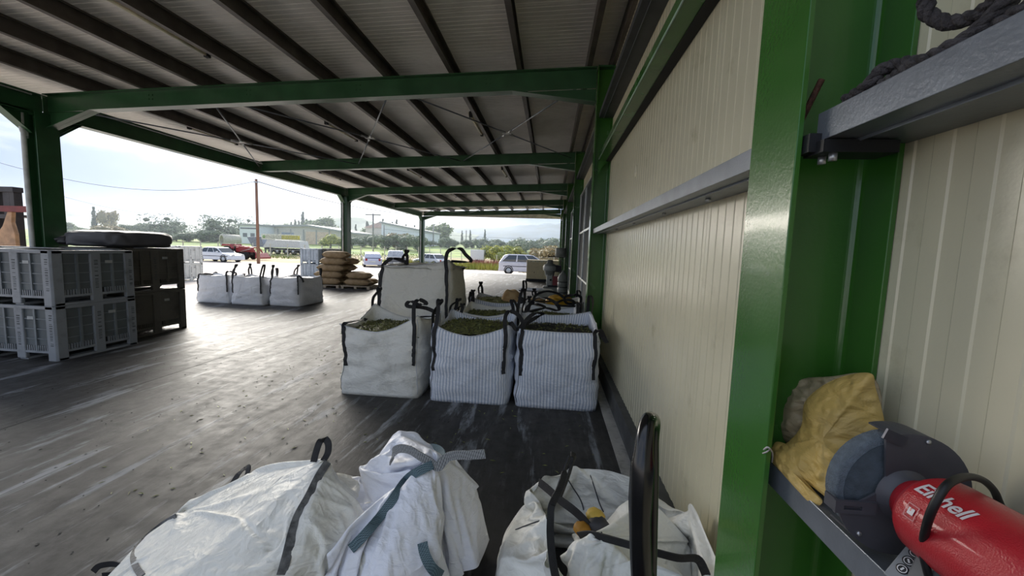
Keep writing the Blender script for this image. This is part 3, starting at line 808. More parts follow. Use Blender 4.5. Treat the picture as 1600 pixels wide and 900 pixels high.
# ---------------------------------------------------------------- plastic crates
def pallet_bin(name, x, y, z, L=1.2, W=1.0, H=.72, m=None, lm=None, label='', rot=0, plain=False, group=None, ribs=True):
    """crate standing on skids; W along x, L along y, origin at the corner (x, y)"""
    r = empty(name, (x, y, z), rot, label=label, cat='crate', group=group)
    foot = .10
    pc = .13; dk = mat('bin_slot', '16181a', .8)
    # walls
    for side in range(4):
        LL = L if side % 2 else W
        if side == 0: T = Matrix.Identity(4)
        elif side == 1: T = Matrix.Translation((W, 0, 0)) @ Matrix.Rotation(math.pi/2, 4, 'Z')
        elif side == 2: T = Matrix.Translation((W, L, 0)) @ Matrix.Rotation(math.pi, 4, 'Z')
        else: T = Matrix.Translation((0, L, 0)) @ Matrix.Rotation(-math.pi/2, 4, 'Z')
        MB().box(.05, LL-.05, .030, .042, foot+.1, H-.03, T).build('wall_panel', BIN_SHADE if m is BIN else m, r)
        MB().box(.02, LL-.02, .0, .05, H-.045, H, T).build('rim', m, r, bevel=.006)
        MB().box(.02, LL-.02, .006, .05, foot, foot+.03, T).build('bottom_rail', m, r)
        for a in (.5,):
            MB().box(LL*a-.065, LL*a+.065, .001, .05, .02, H-.012, T).build('middle_post', m, r, bevel=.012)
        mb = MB()
        if not plain:
            for a in (.29, .71): mb.box(LL*a-.014, LL*a+.014, .008, .04, foot+.03, H-.04, T)
            for k in range(1, 4): mb.box(.06, LL-.06, .016, .04, foot+.05+k*(H-foot-.1)/4, foot+.062+k*(H-foot-.1)/4, T)
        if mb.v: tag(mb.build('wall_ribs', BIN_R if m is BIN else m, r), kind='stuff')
        # comb of drain slots along the foot of the wall
        mb = MB()
        k = .14
        while k < LL-.14:
            if abs(k-LL/2) > .085: mb.box(k, k+.012, .010, .04, foot+.03, foot+.10, T)
            k += .032
        tag(mb.build('slot_comb', m, r), kind='stuff')
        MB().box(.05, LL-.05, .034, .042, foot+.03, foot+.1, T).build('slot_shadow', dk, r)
        # moulded relief marks running up the posts, worn past reading
        mb = MB(); rr = random.Random(side+int(x*10)); zz = .16
        for a in (LL*.5, LL-.06):
            zz = .2
            while zz < H-.12:
                hh = rr.choice((.012, .018, .024))
                if rr.random() < .8: mb.box(a-.022, a+.012+rr.uniform(0, .012), -.0015, .004, zz, zz+hh*.6, T)
                zz += hh+.008
        tag(mb.build('relief_marks', mat('bin_relief', '43494d', .6) if not plain else m, r), kind='stuff')
        if rr.random() < .8:
            MB().box(LL*.62, LL*.62+.09, .004, .012, H-.18, H-.14, T).build('paper_label', mat('label_grey', 'a8abab', .6), r)
    for cx in (0, 1):
        for cy in (0, 1):
            T = Matrix.Translation((W*cx, L*cy, 0)) @ Matrix.Scale(-1 if cx else 1, 4, (1, 0, 0)) @ Matrix.Scale(-1 if cy else 1, 4, (0, 1, 0))
            poly = [(0, .02), (.02, 0), (pc, 0), (pc, .05), (.05, pc), (0, pc)]
            mb = MB().prism(poly, 'z', 0, H-.004); mb.v = [tuple(T @ Vector(v)) for v in mb.v]
            if cx != cy: mb.f = [f[::-1] for f in mb.f]
            mb.build('corner_post', m, r, bevel=.004)
    for a in (.0, .5, 1):
        c = .06+a*(W-.12)
        MB().box(c-.06, c+.06, .03, L-.03, 0, .03).build('skid', m, r)
    MB().box(.03, W-.03, .03, L-.03, foot, foot+.012).build('floor_panel', m, r)
    return r
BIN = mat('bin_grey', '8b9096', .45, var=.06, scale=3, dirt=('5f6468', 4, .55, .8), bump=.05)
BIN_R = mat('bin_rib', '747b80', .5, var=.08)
BIN_SHADE = mat('bin_recess_shade', '5f6669', .5, var=.1, scale=3)  # shade of the recessed crate panels put into a darker grey
BIN_D = mat('bin_brown_grey', '5a5852', .5, var=.08, scale=3, dirt=('3a3935', 4, .5, .8))
BIN_W = mat('bin_white', 'd6d9d8', .45, var=.05)
BIN_B = mat('bin_blue_grey', 'a5afb9', .45, var=.06)
# near stack (two high), a second stack to its left at the frame edge
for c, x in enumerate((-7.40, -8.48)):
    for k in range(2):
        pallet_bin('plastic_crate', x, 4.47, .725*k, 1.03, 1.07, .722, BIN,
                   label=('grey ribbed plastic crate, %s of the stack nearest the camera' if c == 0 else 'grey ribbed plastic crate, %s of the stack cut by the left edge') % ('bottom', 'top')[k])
for k in range(2):
    pallet_bin('plastic_crate', -7.80, 5.62, .735*k, 1.10, 1.10, .73, BIN_D, plain=(k == 0),
               label='dark brownish grey plastic crate, %s of the stack behind the nearest stack' % ('bottom, smooth sided,', 'top, ribbed,')[k])
for k in range(2):
    pallet_bin('plastic_crate', -16.55, 15.3, -.19+.765*k, 1.2, 1.0, .76, BIN_W, label='white plastic crate, %s of the pale stack outside beside the white car' % ('bottom', 'top')[k])
for k in range(2):
    pallet_bin('plastic_crate', -12.72, 19.2, -.2+.78*k, 1.2, .98, .78, BIN_B, label='blue grey plastic crate, %s of the stack left of the brown sacks' % ('bottom', 'top')[k])
pallet_bin('plastic_crate', -11.7, 19.5, -.12, 1.1, .6, 1.5, BIN_D, plain=False, label='tall dark crate standing between the blue grey crates and the brown sacks')

# dark tarpaulin sack lying over the crates
def blob(name, m, c, r, seed, amp=.12, f=2.2, sub=5, parent=None, flat=None, rot=0, n=5, noise_amp=.05, expo=1.0):
    import bmesh
    bm = bmesh.new(); bmesh.ops.create_icosphere(bm, subdivisions=sub, radius=1)
    Rz = Matrix.Rotation(rot, 3, 'Z')
    for v in bm.verts:
        d = v.co.copy(); dd = d.normalized()
        e = expo
        q = Vector(tuple(math.copysign(abs(x)**e, x) for x in dd)) if e != 1 else dd
        k = 1 + (fold(dd*1.0, seed, n, f)-.3)*amp*2 + noise.noise(dd*1.7+Vector((seed, 0, 0)))*noise_amp*2
        p = Vector((q.x*r[0], q.y*r[1], q.z*r[2]))*k
        if flat is not None and p.z < flat: p.z = flat + (p.z-flat)*.08
        v.co = Rz @ p
    me = bpy.data.meshes.new(name); bm.to_mesh(me); bm.free()
    for p in me.polygons: p.use_smooth = True
    o = mkobj(name, me, m, parent); o.location = c
    return o
TARP = mat('tarp_grey', '515156', .6, var=.1, scale=3, bump=.1)
t_ = blob('rolled_tarpaulin', TARP, (-7.24, 6.12, 1.605), (.54, .58, .145), 4, .09, 2.2, 5, flat=-.125, expo=.5)
tag(t_, 'grey plastic sack bundle lying flat on top of the dark crates', 'sack')
t2 = blob('bunched_end', mat('tarp_dark', '2b2b30', .4), (-.47, -.35, -.04), (.17, .22, .09), 9, .25, 3, 4, parent=t_)

# brown sacks on pallets
SACK = mat('burlap', '9a8468', .85, c2='84704f', scale=7, bump=.5, bscale=120)
def sack(x, y, z, w, d, h, rz, label, seed):
    root = empty('brown_sack', (x, y, z), rz, label=label, cat='sack', group='brown sacks stacked on pallets')
    NU, NV = 26, 20; vs = []
    for j in range(NV+1):
        a = -1+2*j/NV
        for i in range(NU):
            th = 2*math.pi*i/NU; cx, cz = math.cos(th), math.sin(th)
            e = .62; q = (1-abs(a)**5)**.5*.97+.03
            py = math.copysign(abs(cx)**e, cx)*d/2*q*(1 if abs(a) < .9 else 1.0)
            pz = math.copysign(abs(cz)**.8, cz)*h/2*max(.10, q)
            if abs(a) > .93: py = math.copysign(abs(cx)**e, cx)*d/2*.8
            p = Vector((a*w/2, py, pz+h/2)); p.z += (fold(p*1.0, seed, 3, 6)-.3)*.02; p.x += noise.noise(p*5+Vector((seed, 0, 0)))*.015
            p.z = max(0.0, p.z)
            vs.append(p)
    fs = [(j*NU+i, j*NU+(i+1) % NU, (j+1)*NU+(i+1) % NU, (j+1)*NU+i) for j in range(NV) for i in range(NU)] + [tuple(range(NU))[::-1], tuple(NV*NU+i for i in range(NU))]
    MB().add(vs, fs, True).build('sack_body', SACK, root)
    MB().tube([vs[NV*NU+i] + Vector((.008, 0, 0)) for i in range(0, NU)], .008, 5, closed=True).build('stitched_end', mat('sack_seam', 'c4b08c', .8), root)
    return root
def pallet(x, y, label):
    r = empty('wooden_pallet', (x, y, 0), label=label, cat='pallet')
    W = mat('pallet_wood', 'a59a88', .8, var=.2, scale=14, stretch=(1, 8, 1))
    for a in (-.5, 0, .5): MB().box(a*1.0-.05, a*1.0+.05, -.5, .5, 0, .08).build('runner', W, r)
    for k in range(6): MB().box(-.56, .56, -.5+k*.18, -.5+k*.18+.11, .08, .105).build('deck_board', W, r)
pallet(-8.35, 14.55, 'worn wooden pallet under the tall pile of brown sacks')
pallet(-7.16, 14.55, 'worn wooden pallet under the low pile of brown sacks')
rk = random.Random(5)
lab = ['lowest', 'second lowest', 'middle', 'second highest', 'topmost']
for k in range(5):
    sack(-8.38+.09*k, 14.32, .11+.25*k, 1.12-.04*k, .50, .27, rk.uniform(-.06, .06), 'brown burlap sack, %s at the front of the tall pile' % lab[k], 40+k)
for k in range(4):
    sack(-8.28+.1*k, 14.82, .11+.25*k, 1.1, .46, .27, rk.uniform(-.1, .1), 'brown burlap sack, %s at the back of the tall pile' % lab[k], 50+k)
for k in range(2):
    sack(-7.18+.05*k, 14.35, .11+.25*k, .98-.1*k, .5, .25, rk.uniform(-.1, .1), 'brown burlap sack, %s of the low pile on the right' % ('lower', 'upper')[k], 60+k)
sack(-7.15, 14.86, .11, 1.0, .46, .25, .05, 'brown burlap sack lying behind the low pile on the right', 66)
sack(-7.45, 14.85, .37, .62, .4, .24, .5, 'brown burlap sack slumped between the tall and the low pile', 68)
# ---------------------------------------------------------------- machines at the far end, by the wall
CRM = mat('cabinet_beige', 'd9c9a2', .5, var=.04)
def aw(px, py, Y): return aty(px, py, Y)
gx0 = aty(822, 440, 21).x; gx1 = aty(872, 440, 21).x
gen = empty('generator_cabinet', (gx0, 21.0, 0), label='beige metal generator cabinet near the far right corner of the shed', cat='cabinet')
w_ = gx1-gx0
MB().box(0, w_, .0, 1.1, .14, 1.14).build('cabinet_body', CRM, gen, bevel=.02)
MB().box(.42, w_-.12, -.012, 0, .22, .98).build('door', CRM, gen, bevel=.006)
MB().box(.40, .43, -.022, -.006, .45, .52).build('handle', BLACK, gen)
for k in range(5): MB().box(.05+.22*k, .20+.22*k, -.006, 0, 1.04, 1.10).build('vent_slot', mat('cream_light', 'ece6d4', .5), gen)
MB().box(-.02, w_+.02, .02, 1.08, .0, .14).build('plinth', BLACK, gen)
MG = mat('machine_grey', '84877f', .5, var=.12, scale=8); MGL = mat('machine_light', 'a7aaa4', .45, var=.1, scale=8)
Y_ = 13.2
def mz(py, px=860, Y=Y_): return aty(px, py, Y).z
cx = aty(862, 420, Y_).x
mc = empty('bottling_machine', (cx, Y_, 0), label='grey machine with a round tank on a cabinet, beside the beige generator', cat='machine')
s_ = Y_/620
MB().box(-.26, .26, -.2, .2, 0, mz(447)).build('base', MG, mc, bevel=.02)
MB().box(-.16, .04, -.14, .14, mz(447), mz(428)).build('column', MGL, mc, bevel=.03)
MB().lathe([(0, -.008), (.035, -.008), (.035, 0), (0, 0)], 16, Matrix.Translation((-.02, -.142, mz(437))) @ Matrix.Rotation(math.pi/2, 4, 'X')).build('dial', BLACK, mc)
MB().lathe([(.12, mz(432)), (.15, mz(430)), (.17, mz(424)), (.21, mz(422)), (.215, mz(416)), (.18, mz(413)), (.10, mz(411.5)), (.10, mz(407)), (.06, mz(406))], 28, Matrix.Translation((-.06, 0, 0))).build('tank', MG, mc)
MB().lathe([(.216, mz(422.5)), (.224, mz(421)), (.224, mz(417)), (.217, mz(415.5))], 28, Matrix.Translation((-.06, 0, 0)), cap=False).build('tank_band', MGL, mc)
MB().box(.05, .25, -.16, .10, mz(446), mz(431)).build('red_panel', mat('panel_red', '8a3a3c', .5), mc)
MB().box(.02, .32, -.10, .14, mz(424.5), mz(414)).build('motor', BLACK, mc, bevel=.02)
MB().box(-.1, .3, -.2, -.12, mz(448), mz(445)).build('drip_tray', BLACK, mc)
bx_ = aty(879, 440, 12.4).x
vr = empty('ringed_vessel', (bx_, 12.4, 0), label='grey ringed cylinder vessel with a pointed top, by the wall gates', cat='vessel')
vz = lambda py: aty(879, py, 12.4).z
zb_, zt_ = 0, vz(432)
pr = [(.10, 0), (.13, .02)]
for k in range(5):
    a = zb_+.05+(zt_-zb_-.05)*k/5; b_ = zb_+.05+(zt_-zb_-.05)*(k+1)/5
    pr += [(.135, a), (.155, a+.02), (.155, b_-.03), (.135, b_-.01)]
pr += [(.13, zt_+.02), (.05, zt_+.13), (.02, zt_+.2)]
MB().lathe(pr, 24).build('vessel_body', MG, vr)
for k in range(1, 5):
    a = .05+(zt_-.05)*k/5; MB().lathe([(.134, a-.02), (.142, a-.016), (.142, a+.012), (.134, a+.016)], 24, cap=False).build('dark_ring', BLACK, vr)
lx = aty(876, 400, 14).x
st = empty('stand_tank', (lx, 14, 0), label='small grey round tank on a thin stand with an arm, against the bright opening', cat='tank')
sz = lambda py: aty(876, py, 14).z
MB().tube([(0, 0, 0), (0, 0, sz(404))], .02, 8).build('stand', BLACK, st)
MB().lathe([(.17, sz(402)), (.19, sz(401)), (.19, sz(389)), (.17, sz(387.5))], 24).build('tank', MG, st)
MB().tube([(-.42, 0, sz(401)), (.1, 0, sz(402.5))], .015, 6).build('arm', BLACK, st)
MB().box(-.43, -.40, -.02, .02, sz(403), sz(398)).build('arm_end', BLACK, st)
MB().lathe([(0, 0), (.2, 0), (.2, .03), (0, .03)], 20).build('foot', BLACK, st)
tb = empty('steel_table', (aty(835, 450, 10.3).x, 10.3, 0), label='low dark metal table with a white paper on it, behind the big bags', cat='table')
tz = aty(835, 452, 10.3).z
MB().box(-.38, .42, -.35, .35, tz-.03, tz).build('table_top', mat('table_dark', '55585b', .4, metal=.4), tb)
for a in (-.33, .37):
    for b_ in (-.3, .3): MB().tube([(a, b_, 0), (a, b_, tz-.02)], .016, 8).build('leg', BLACK, tb)
pp = MB().box(-.12, .12, -.16, .16, 0, .012).build('paper_pad', mat('paper', 'ecece8', .6)); pp.location = (aty(855, 447, 10.3).x, 10.25, tz); tag(pp, 'white paper pad on the low metal table', 'paper')
MB().lathe([(0, .012), (.03, .012), (.03, .016), (0, .016)], 12).build('dark_spot', BLACK, pp)
cbx = empty('metal_box', (aty(850, 462, 9.3).x, 9.3, 0), label='grey metal box standing on the floor behind the yellow sheeted bag', cat='box')
MB().box(-.15, .22, -.2, .2, 0, aty(850, 453, 9.3).z).build('box_body', MG, cbx, bevel=.01)
# yellow sheeting and brown scraps on the third row of bags
def sheetlet(name, m, x0, x1, y0, y1, z, amp, seed, label, th=.012, thick_shape=.05):
    n = 36; vs = []
    for s in (1, 0):
        for j in range(n+1):
            for i in range(n+1):
                a, b_ = i/n, j/n; x = x0+(x1-x0)*a; y = y0+(y1-y0)*b_
                e = (1-(2*a-1)**4)*(1-(2*b_-1)**4)
                h = z + e*thick_shape + s*th + (fold(Vector((x, y, seed)), seed, 3, 7)-.25)*amp*e - (1-e)*.02
                vs.append((x+noise.noise(Vector((b_*4, seed, 0)))*.03, y+noise.noise(Vector((a*4, seed, 5)))*.03, h))
    N_ = (n+1)**2; fs = []
    for j in range(n):
        for i in range(n):
            q = (j*(n+1)+i, j*(n+1)+i+1, (j+1)*(n+1)+i+1, (j+1)*(n+1)+i); fs += [q, tuple(N_+k for k in q[::-1])]
    return tag(MB().add(vs, fs, True).build(name, m), label, 'sack')
YS2 = mat('yellow_plastic', 'd2a22c', .5, c2='b98a20', scale=9)
sheetlet('yellow_sheet', YS2, -.06, .44, 6.22, 6.95, .80, .06, 4, 'folded yellow plastic sheet lying on the bag against the wall, third row', thick_shape=.09)
BS2 = mat('brown_paper', 'b58f5e', .8, c2='c9ab7c', scale=9)
sheetlet('brown_wrapper', BS2, -.78, -.46, 6.42, 6.90, .80, .12, 9, 'crumpled brown sack heaped on the striped bag of the third row', thick_shape=.17)
sheetlet('ochre_wrapper', BS2, -.30, -.08, 6.24, 6.60, .80, .10, 14, 'small crumpled ochre wrapper beside the yellow sheet on the third row', thick_shape=.07)
# ---------------------------------------------------------------- slumped empty bags: cloth settled over what is inside them
def hull(points, inset=0):
    import bmesh
    bm = bmesh.new()
    for p in points: bm.verts.new(p)
    bmesh.ops.convex_hull(bm, input=bm.verts)
    me = bpy.data.meshes.new('support'); bm.to_mesh(me); bm.free()
    o = bpy.data.objects.new('support', me); col.objects.link(o)
    o.modifiers.new('c', 'COLLISION'); o.collision.thickness_outer = .008; o.collision.cloth_friction = 20; o.collision.damping = .6
    return o
SUPPORTS = []; CLOTHS = {}
def sup(*pts): SUPPORTS.append(hull(pts))
FR = 44
def cloth(key, vs, fs, pins=None, shrink=0.0, bend=.15, stiff=14):
    me = bpy.data.meshes.new('settled'); me.from_pydata(vs, [], fs); me.update()
    o = bpy.data.objects.new('settled', me); col.objects.link(o)
    if pins:
        vg = o.vertex_groups.new(name='pin'); vg.add(list(pins), 1.0, 'REPLACE')
        o.shape_key_add(name='Basis'); k = o.shape_key_add(name='t')
        for i, t in pins.items(): k.data[i].co = t
        k.value = 0; k.keyframe_insert('value', frame=1); k.value = 1; k.keyframe_insert('value', frame=int(FR*.55))
    c = o.modifiers.new('cloth', 'CLOTH'); s = c.settings
    s.quality = 6; s.mass = .25; s.tension_stiffness = s.compression_stiffness = stiff; s.shear_stiffness = stiff*.6; s.bending_stiffness = bend
    s.tension_damping = s.compression_damping = s.shear_damping = 8; s.bending_damping = .6; s.air_damping = 2
    s.shrink_min = s.shrink_max = shrink
    if pins: s.vertex_group_mass = 'pin'; s.pin_stiffness = 3
    cs = c.collision_settings; cs.collision_quality = 3; cs.distance_min = .006; cs.use_self_collision = True; cs.self_distance_min = .006
    c.point_cache.frame_end = FR+5
    CLOTHS[key] = o
def sheet(x0, x1, y0, y1, n, m, z, amp, seed, rot=0):
    vs = []
    cx, cy = (x0+x1)/2, (y0+y1)/2; c_, s_ = math.cos(rot), math.sin(rot)
    for j in range(m+1):
        for i in range(n+1):
            x, y = x0+(x1-x0)*i/n, y0+(y1-y0)*j/m
            q = Vector((x, y, seed))
            h = (fold(q, seed, 3, 2.6)-.3)*amp*2.4 + noise.noise(q*7)*amp*.35
            vs.append((cx+(x-cx)*c_-(y-cy)*s_, cy+(x-cx)*s_+(y-cy)*c_, z+h))
    return vs, [(j*(n+1)+i, j*(n+1)+i+1, (j+1)*(n+1)+i+1, (j+1)*(n+1)+i) for j in range(m) for i in range(n)]
sup((-4, -1, 0), (.75, -1, 0), (.75, 5, 0), (-4, 5, 0), (-4, -1, -.3), (.75, -1, -.3), (.75, 5, -.3), (-4, 5, -.3))
sup((.765, -1, -.3), (1, -1, -.3), (.765, 5, -.3), (1, 5, -.3), (.765, -1, 2), (1, -1, 2), (.765, 5, 2), (1, 5, 2))
# grimy bag: long ridge rising to the right
sup(aty(510, 724, 1.66), aty(470, 730, 1.75), aty(392, 744, 1.95), aty(300, 790, 1.95), aty(235, 838, 1.75), (-1.95, 1.25, .0), (-2.15, 1.85, 0), (-.95, 1.2, .05), (-1.5, 1.05, .25), aty(470, 860, 1.3), (-1.1, 2.1, 0), aty(560, 880, 1.42))
sup(aty(566, 752, 1.98), aty(525, 742, 1.9), aty(535, 820, 1.6), (-.75, 1.95, 0), (-1.1, 2.1, 0), (-1.0, 1.5, 0))
def near(vs, x, y): return min(range(len(vs)), key=lambda i: (vs[i][0]-x)**2+(vs[i][1]-y)**2)
vs_, fs_ = sheet(-2.13, -.5, .75, 2.22, 86, 78, .82, .05, 11, .0)
pins = {}
for x, y, t in ((-1.02, 1.66, aty(513, 716, 1.66)), (-1.42, 2.0, aty(392, 737, 1.96)), (-.72, 2.05, aty(574, 745, 2.0)), (-1.1, 1.25, aty(440, 870, 1.32)), (-1.75, 1.85, aty(285, 800, 1.86))):
    pins[near(vs_, x, y)] = t
cloth('A', vs_, fs_, pins)
# clean bag: peak, a folded ear on the left and a broad right lobe
sup(aty(618, 680, 1.95), aty(648, 678, 1.95), aty(590, 722, 1.9), aty(600, 745, 1.75), (-.75, 2.05, 0), (-.5, 2.05, 0), aty(665, 700, 1.9))
sup(aty(672, 716, 1.68), aty(640, 752, 1.6), aty(560, 850, 1.45), aty(600, 900, 1.3), (-.6, 1.9, 0), (-.35, 1.3, 0), (-.85, 1.4, 0.), aty(680, 880, 1.4))
sup(aty(708, 722, 1.85), aty(742, 770, 1.85), aty(742, 890, 1.6), (-.24, 1.95, 0), (-.5, 2.0, 0), aty(700, 790, 1.7), (-.45, 1.5, 0))
vs_, fs_ = sheet(-1.22, .10, .8, 2.6, 70, 90, .98, .045, 23)
pins = {}
for x, y, t in ((-.66, 2.0, aty(622, 670, 1.95)), (-.98, 1.93, aty(560, 727, 1.88)), (-.40, 1.70, aty(682, 708, 1.66)), (-.22, 1.95, aty(752, 762, 1.86)), (-.36, 2.02, aty(712, 712, 1.92)), (-.30, 1.55, aty(672, 800, 1.60))):
    pins[near(vs_, x, y)] = t
cloth('B', vs_, fs_, pins)
# open bag by the wall, with another bag stuffed into its mouth
sup((-.12, 1.4, 0), (.62, 1.4, 0), (-.12, 2.05, 0), (.62, 2.05, 0), (-.14, 1.5, .28), (.0, 2.0, .3), (.45, 2.0, .3), (.6, 1.5, .34), (.2, 1.35, .3))
sup(aty(985, 785, 1.85), aty(1030, 800, 1.80), aty(1075, 860, 1.75), aty(975, 850, 1.6), (.2, 1.9, .2), (.62, 1.95, .2), (.6, 1.5, .2), (.3, 1.55, .2))
sup(aty(905, 850, 1.5), aty(950, 848, 1.48), aty(980, 880, 1.45), (.08, 1.3, .2), (.35, 1.3, .2), (.1, 1.65, .25), (.35, 1.7, .25))
vs_, fs_ = sheet(.02, .74, 1.12, 1.90, 50, 56, .74, .05, 31)
pins = {}
for x, y, t in ((.44, 1.82, aty(1005, 772, 1.84)), (.22, 1.5, aty(922, 838, 1.48)), (.6, 1.7, aty(1080, 848, 1.74))): pins[near(vs_, x, y)] = t
cloth('D', vs_, fs_, pins)
def tube_cloth(per, H, cx, cy, w, d, h):
    vs = []
    for j in range(H+1):
        for i in range(per):
            t = 4*i/per; s = int(t); a = -1+2*(t-s); u, v = [(a, -1), (1, a), (-a, 1), (-1, -a)][s]
            k = (abs(u)**8+abs(v)**8)**(-1/8)*max(abs(u), abs(v)); q = Vector((u*1.5, v*1.5, h*j/H*1.6))
            nz_ = .012*noise.noise(q*2) + (fold(q, 5, 3, 2.2)-.3)*.06
            vs.append((cx+u*k*(w/2+nz_), cy+v*k*(d/2+nz_), .01+h*j/H))
    return vs, [(j*per+i, j*per+(i+1) % per, (j+1)*per+(i+1) % per, (j+1)*per+i) for j in range(H) for i in range(per)]
PER, HH = 112, 44; T_ = PER*HH; k8 = PER//16
vs_, fs_ = tube_cloth(PER, HH, .23, 1.72, .80, .78, 1.02)
pins = {T_+k8*a: p for a, p in {0: tuple(aty(866, 850, 1.42)), 1: tuple(aty(872, 885, 1.34)), 2: (.14, 1.45, .38), 3: (.36, 1.42, .52), 4: (.66, 1.32, .50), 6: (.69, 1.8, .52), 8: tuple(aty(1000, 752, 2.0)), 9: tuple(aty(950, 735, 2.1)),
        10: tuple(aty(900, 727, 2.12)), 11: tuple(aty(850, 742, 2.08)), 12: tuple(aty(826, 766, 1.98)), 14: tuple(aty(852, 806, 1.7))}.items()}
for i in range(0, PER, 4): pins[i] = vs_[i]
cloth('C', vs_, fs_, {i: Vector(p) for i, p in pins.items()})
scene.frame_end = FR+5
for f in range(1, FR+1): scene.frame_set(f)
dg = bpy.context.evaluated_depsgraph_get(); SET = {}
for k, o in CLOTHS.items():
    SET[k] = ([v.co.copy() for v in o.evaluated_get(dg).to_mesh().vertices], [tuple(p.vertices) for p in o.data.polygons])
for o in list(CLOTHS.values()) + SUPPORTS: bpy.data.objects.remove(o, do_unlink=True)
scene.frame_set(1)

def cloth_part(name, key, cols, m, parent):
    vs, fs = SET[key]; o = MB().add(vs, fs, True).build(name, m, parent, sub=1)
    uvl = o.data.uv_layers.new(name='UVMap')
    for p in o.data.polygons:
        for li, vi in zip(p.loop_indices, p.vertices): uvl.data[li].uv = (vi % cols*.02, vi//cols*.02)
    return o, vs
B_EMPTY = bag_material('bag_empty', 'eae9e2', dirt=.6, crease=5)
B_EMPTYC = bag_material('bag_empty_clean', 'eceef6', dirt=.06, crease=5)
ea = empty('empty_bag', (0, 0, 0), label='collapsed grimy white big bag in the left foreground with a dark strap', cat='big bag')
oa, va = cloth_part('bag_body', 'A', 87, B_EMPTY, ea)
eb = empty('empty_bag', (0, 0, 0), label='collapsed clean white big bag in the foreground with blue checked straps', cat='big bag')
ob, vb = cloth_part('bag_body', 'B', 71, B_EMPTYC, eb)
ec = empty('empty_bag', (0, 0, 0), label='slumped open white bag by the wall in the foreground, with black straps', cat='big bag')
oc, vc = cloth_part('bag_body', 'C', PER, B_EMPTY, ec)

od, vd = cloth_part('inner_bag', 'D', 51, B_EMPTY, ec)
# straps of the slumped bags
def on_cloth(vs, p, lift=.006):
    """point p moved onto the cloth below it (nearest vertex in plan, highest)"""
    best = None
    for v in vs:
        d = (v.x-p[0])**2+(v.y-p[1])**2
        if d < .0022 and (best is None or v.z > best): best = v.z
    if best is None:
        v = min(vs, key=lambda v: (v.x-p[0])**2+(v.y-p[1])**2); best = v.z
    return best+lift
def hit_cloth(vs, fs, px, py):
    """where the line of sight through a photo point meets the settled cloth"""
    d = ray(px, py).normalized(); best = None
    for f in fs:
        c = (vs[f[0]]+vs[f[2]])/2 - CAMC
        t = c.dot(d)
        if t <= 0 or (c-d*t).length > .04: continue
        for tri in ((f[0], f[1], f[2]), (f[0], f[2], f[3])):
            from mathutils.geometry import intersect_ray_tri
            h = intersect_ray_tri(vs[tri[0]], vs[tri[1]], vs[tri[2]], d, CAMC, True)
            if h is not None:
                tt = (h-CAMC).length
                if best is None or tt < best[0]: best = (tt, h)
    return best[1] if best else None
def cloth_strap(key, pix, w, name, m, parent, lift=.008, sub=6, extra_start=(), extra_end=(), side=None):
    vs, fs = SET[key]; pts = []
    for q in spline([Vector((a, b, 0)) for a, b in pix], sub):
        h = hit_cloth(vs, fs, q.x, q.y)
        if h is not None: pts.append(h + (CAMC-h).normalized()*lift)
    for _ in range(6):
        for i in range(1, len(pts)-1): pts[i] = (pts[i-1]+pts[i]*2+pts[i+1])/4
    pts = list(extra_start)+pts+list(extra_end)
    sides = []
    for i, p in enumerate(pts):
        t = pts[min(i+1, len(pts)-1)]-pts[max(0, i-1)]
        sides.append(side or t.cross(CAMC-p).normalized())
    return MB().ribbon(pts, w, .004, sides).build(name, m, parent)
def weave_mat(name, a, b_, sc):
    m = bpy.data.materials.new(name); m.use_nodes = True
    n, l = m.node_tree.nodes, m.node_tree.links; b = n['Principled BSDF']; b.inputs['Roughness'].default_value = .6
    t = n.new('ShaderNodeTexCoord'); c = n.new('ShaderNodeTexChecker'); c.inputs['Scale'].default_value = sc
    mp_ = n.new('ShaderNodeMapping'); mp_.inputs['Rotation'].default_value = (.5, .6, .8); l.new(t.outputs['Object'], mp_.inputs[0]); l.new(mp_.outputs[0], c.inputs['Vector'])
    c.inputs['Color1'].default_value = srgb(a); c.inputs['Color2'].default_value = srgb(b_); l.new(c.outputs[0], b.inputs['Base Color']); return m
W_BLUE = weave_mat('webbing_blue', '1f3a46', '6f858e', 260)
W_GREY = weave_mat('webbing_grey', '3c3f42', 'a6a8a8', 240)
SOIL = mat('webbing_soiled', '4b4c4e', .75, c2='77787a', scale=40)
# grimy bag
cloth_strap('A', [(512, 722), (497, 745), (483, 775), (470, 797), (462, 815), (455, 840), (448, 870), (440, 898)], .034, 'dark_strap', SOIL, ea)
Lp = lambda *a: [aty(x, y, Y) for x, y, Y in a]
p0 = Lp((490, 722, 1.68), (494, 706, 1.70), (500, 690, 1.72), (508, 686, 1.72), (513, 694, 1.71), (512, 708, 1.69), (505, 720, 1.66))
MB().ribbon(spline(p0, 5), .030, .004, Vector((.9, .3, .2))).build('lifting_strap', BLACK, ea)
p0 = Lp((362, 757, 2.0), (372, 742, 2.02), (382, 732, 2.04), (388, 731, 2.03), (386, 742, 2.0))
MB().ribbon(spline(p0, 5), .034, .004, Vector((.7, .1, .5))).build('lifting_strap', BLACK, ea)
cloth_strap('A', [(275, 806), (252, 818), (232, 832), (214, 850), (207, 868), (212, 886), (222, 900)], .022, 'edge_binding', SOIL, ea)
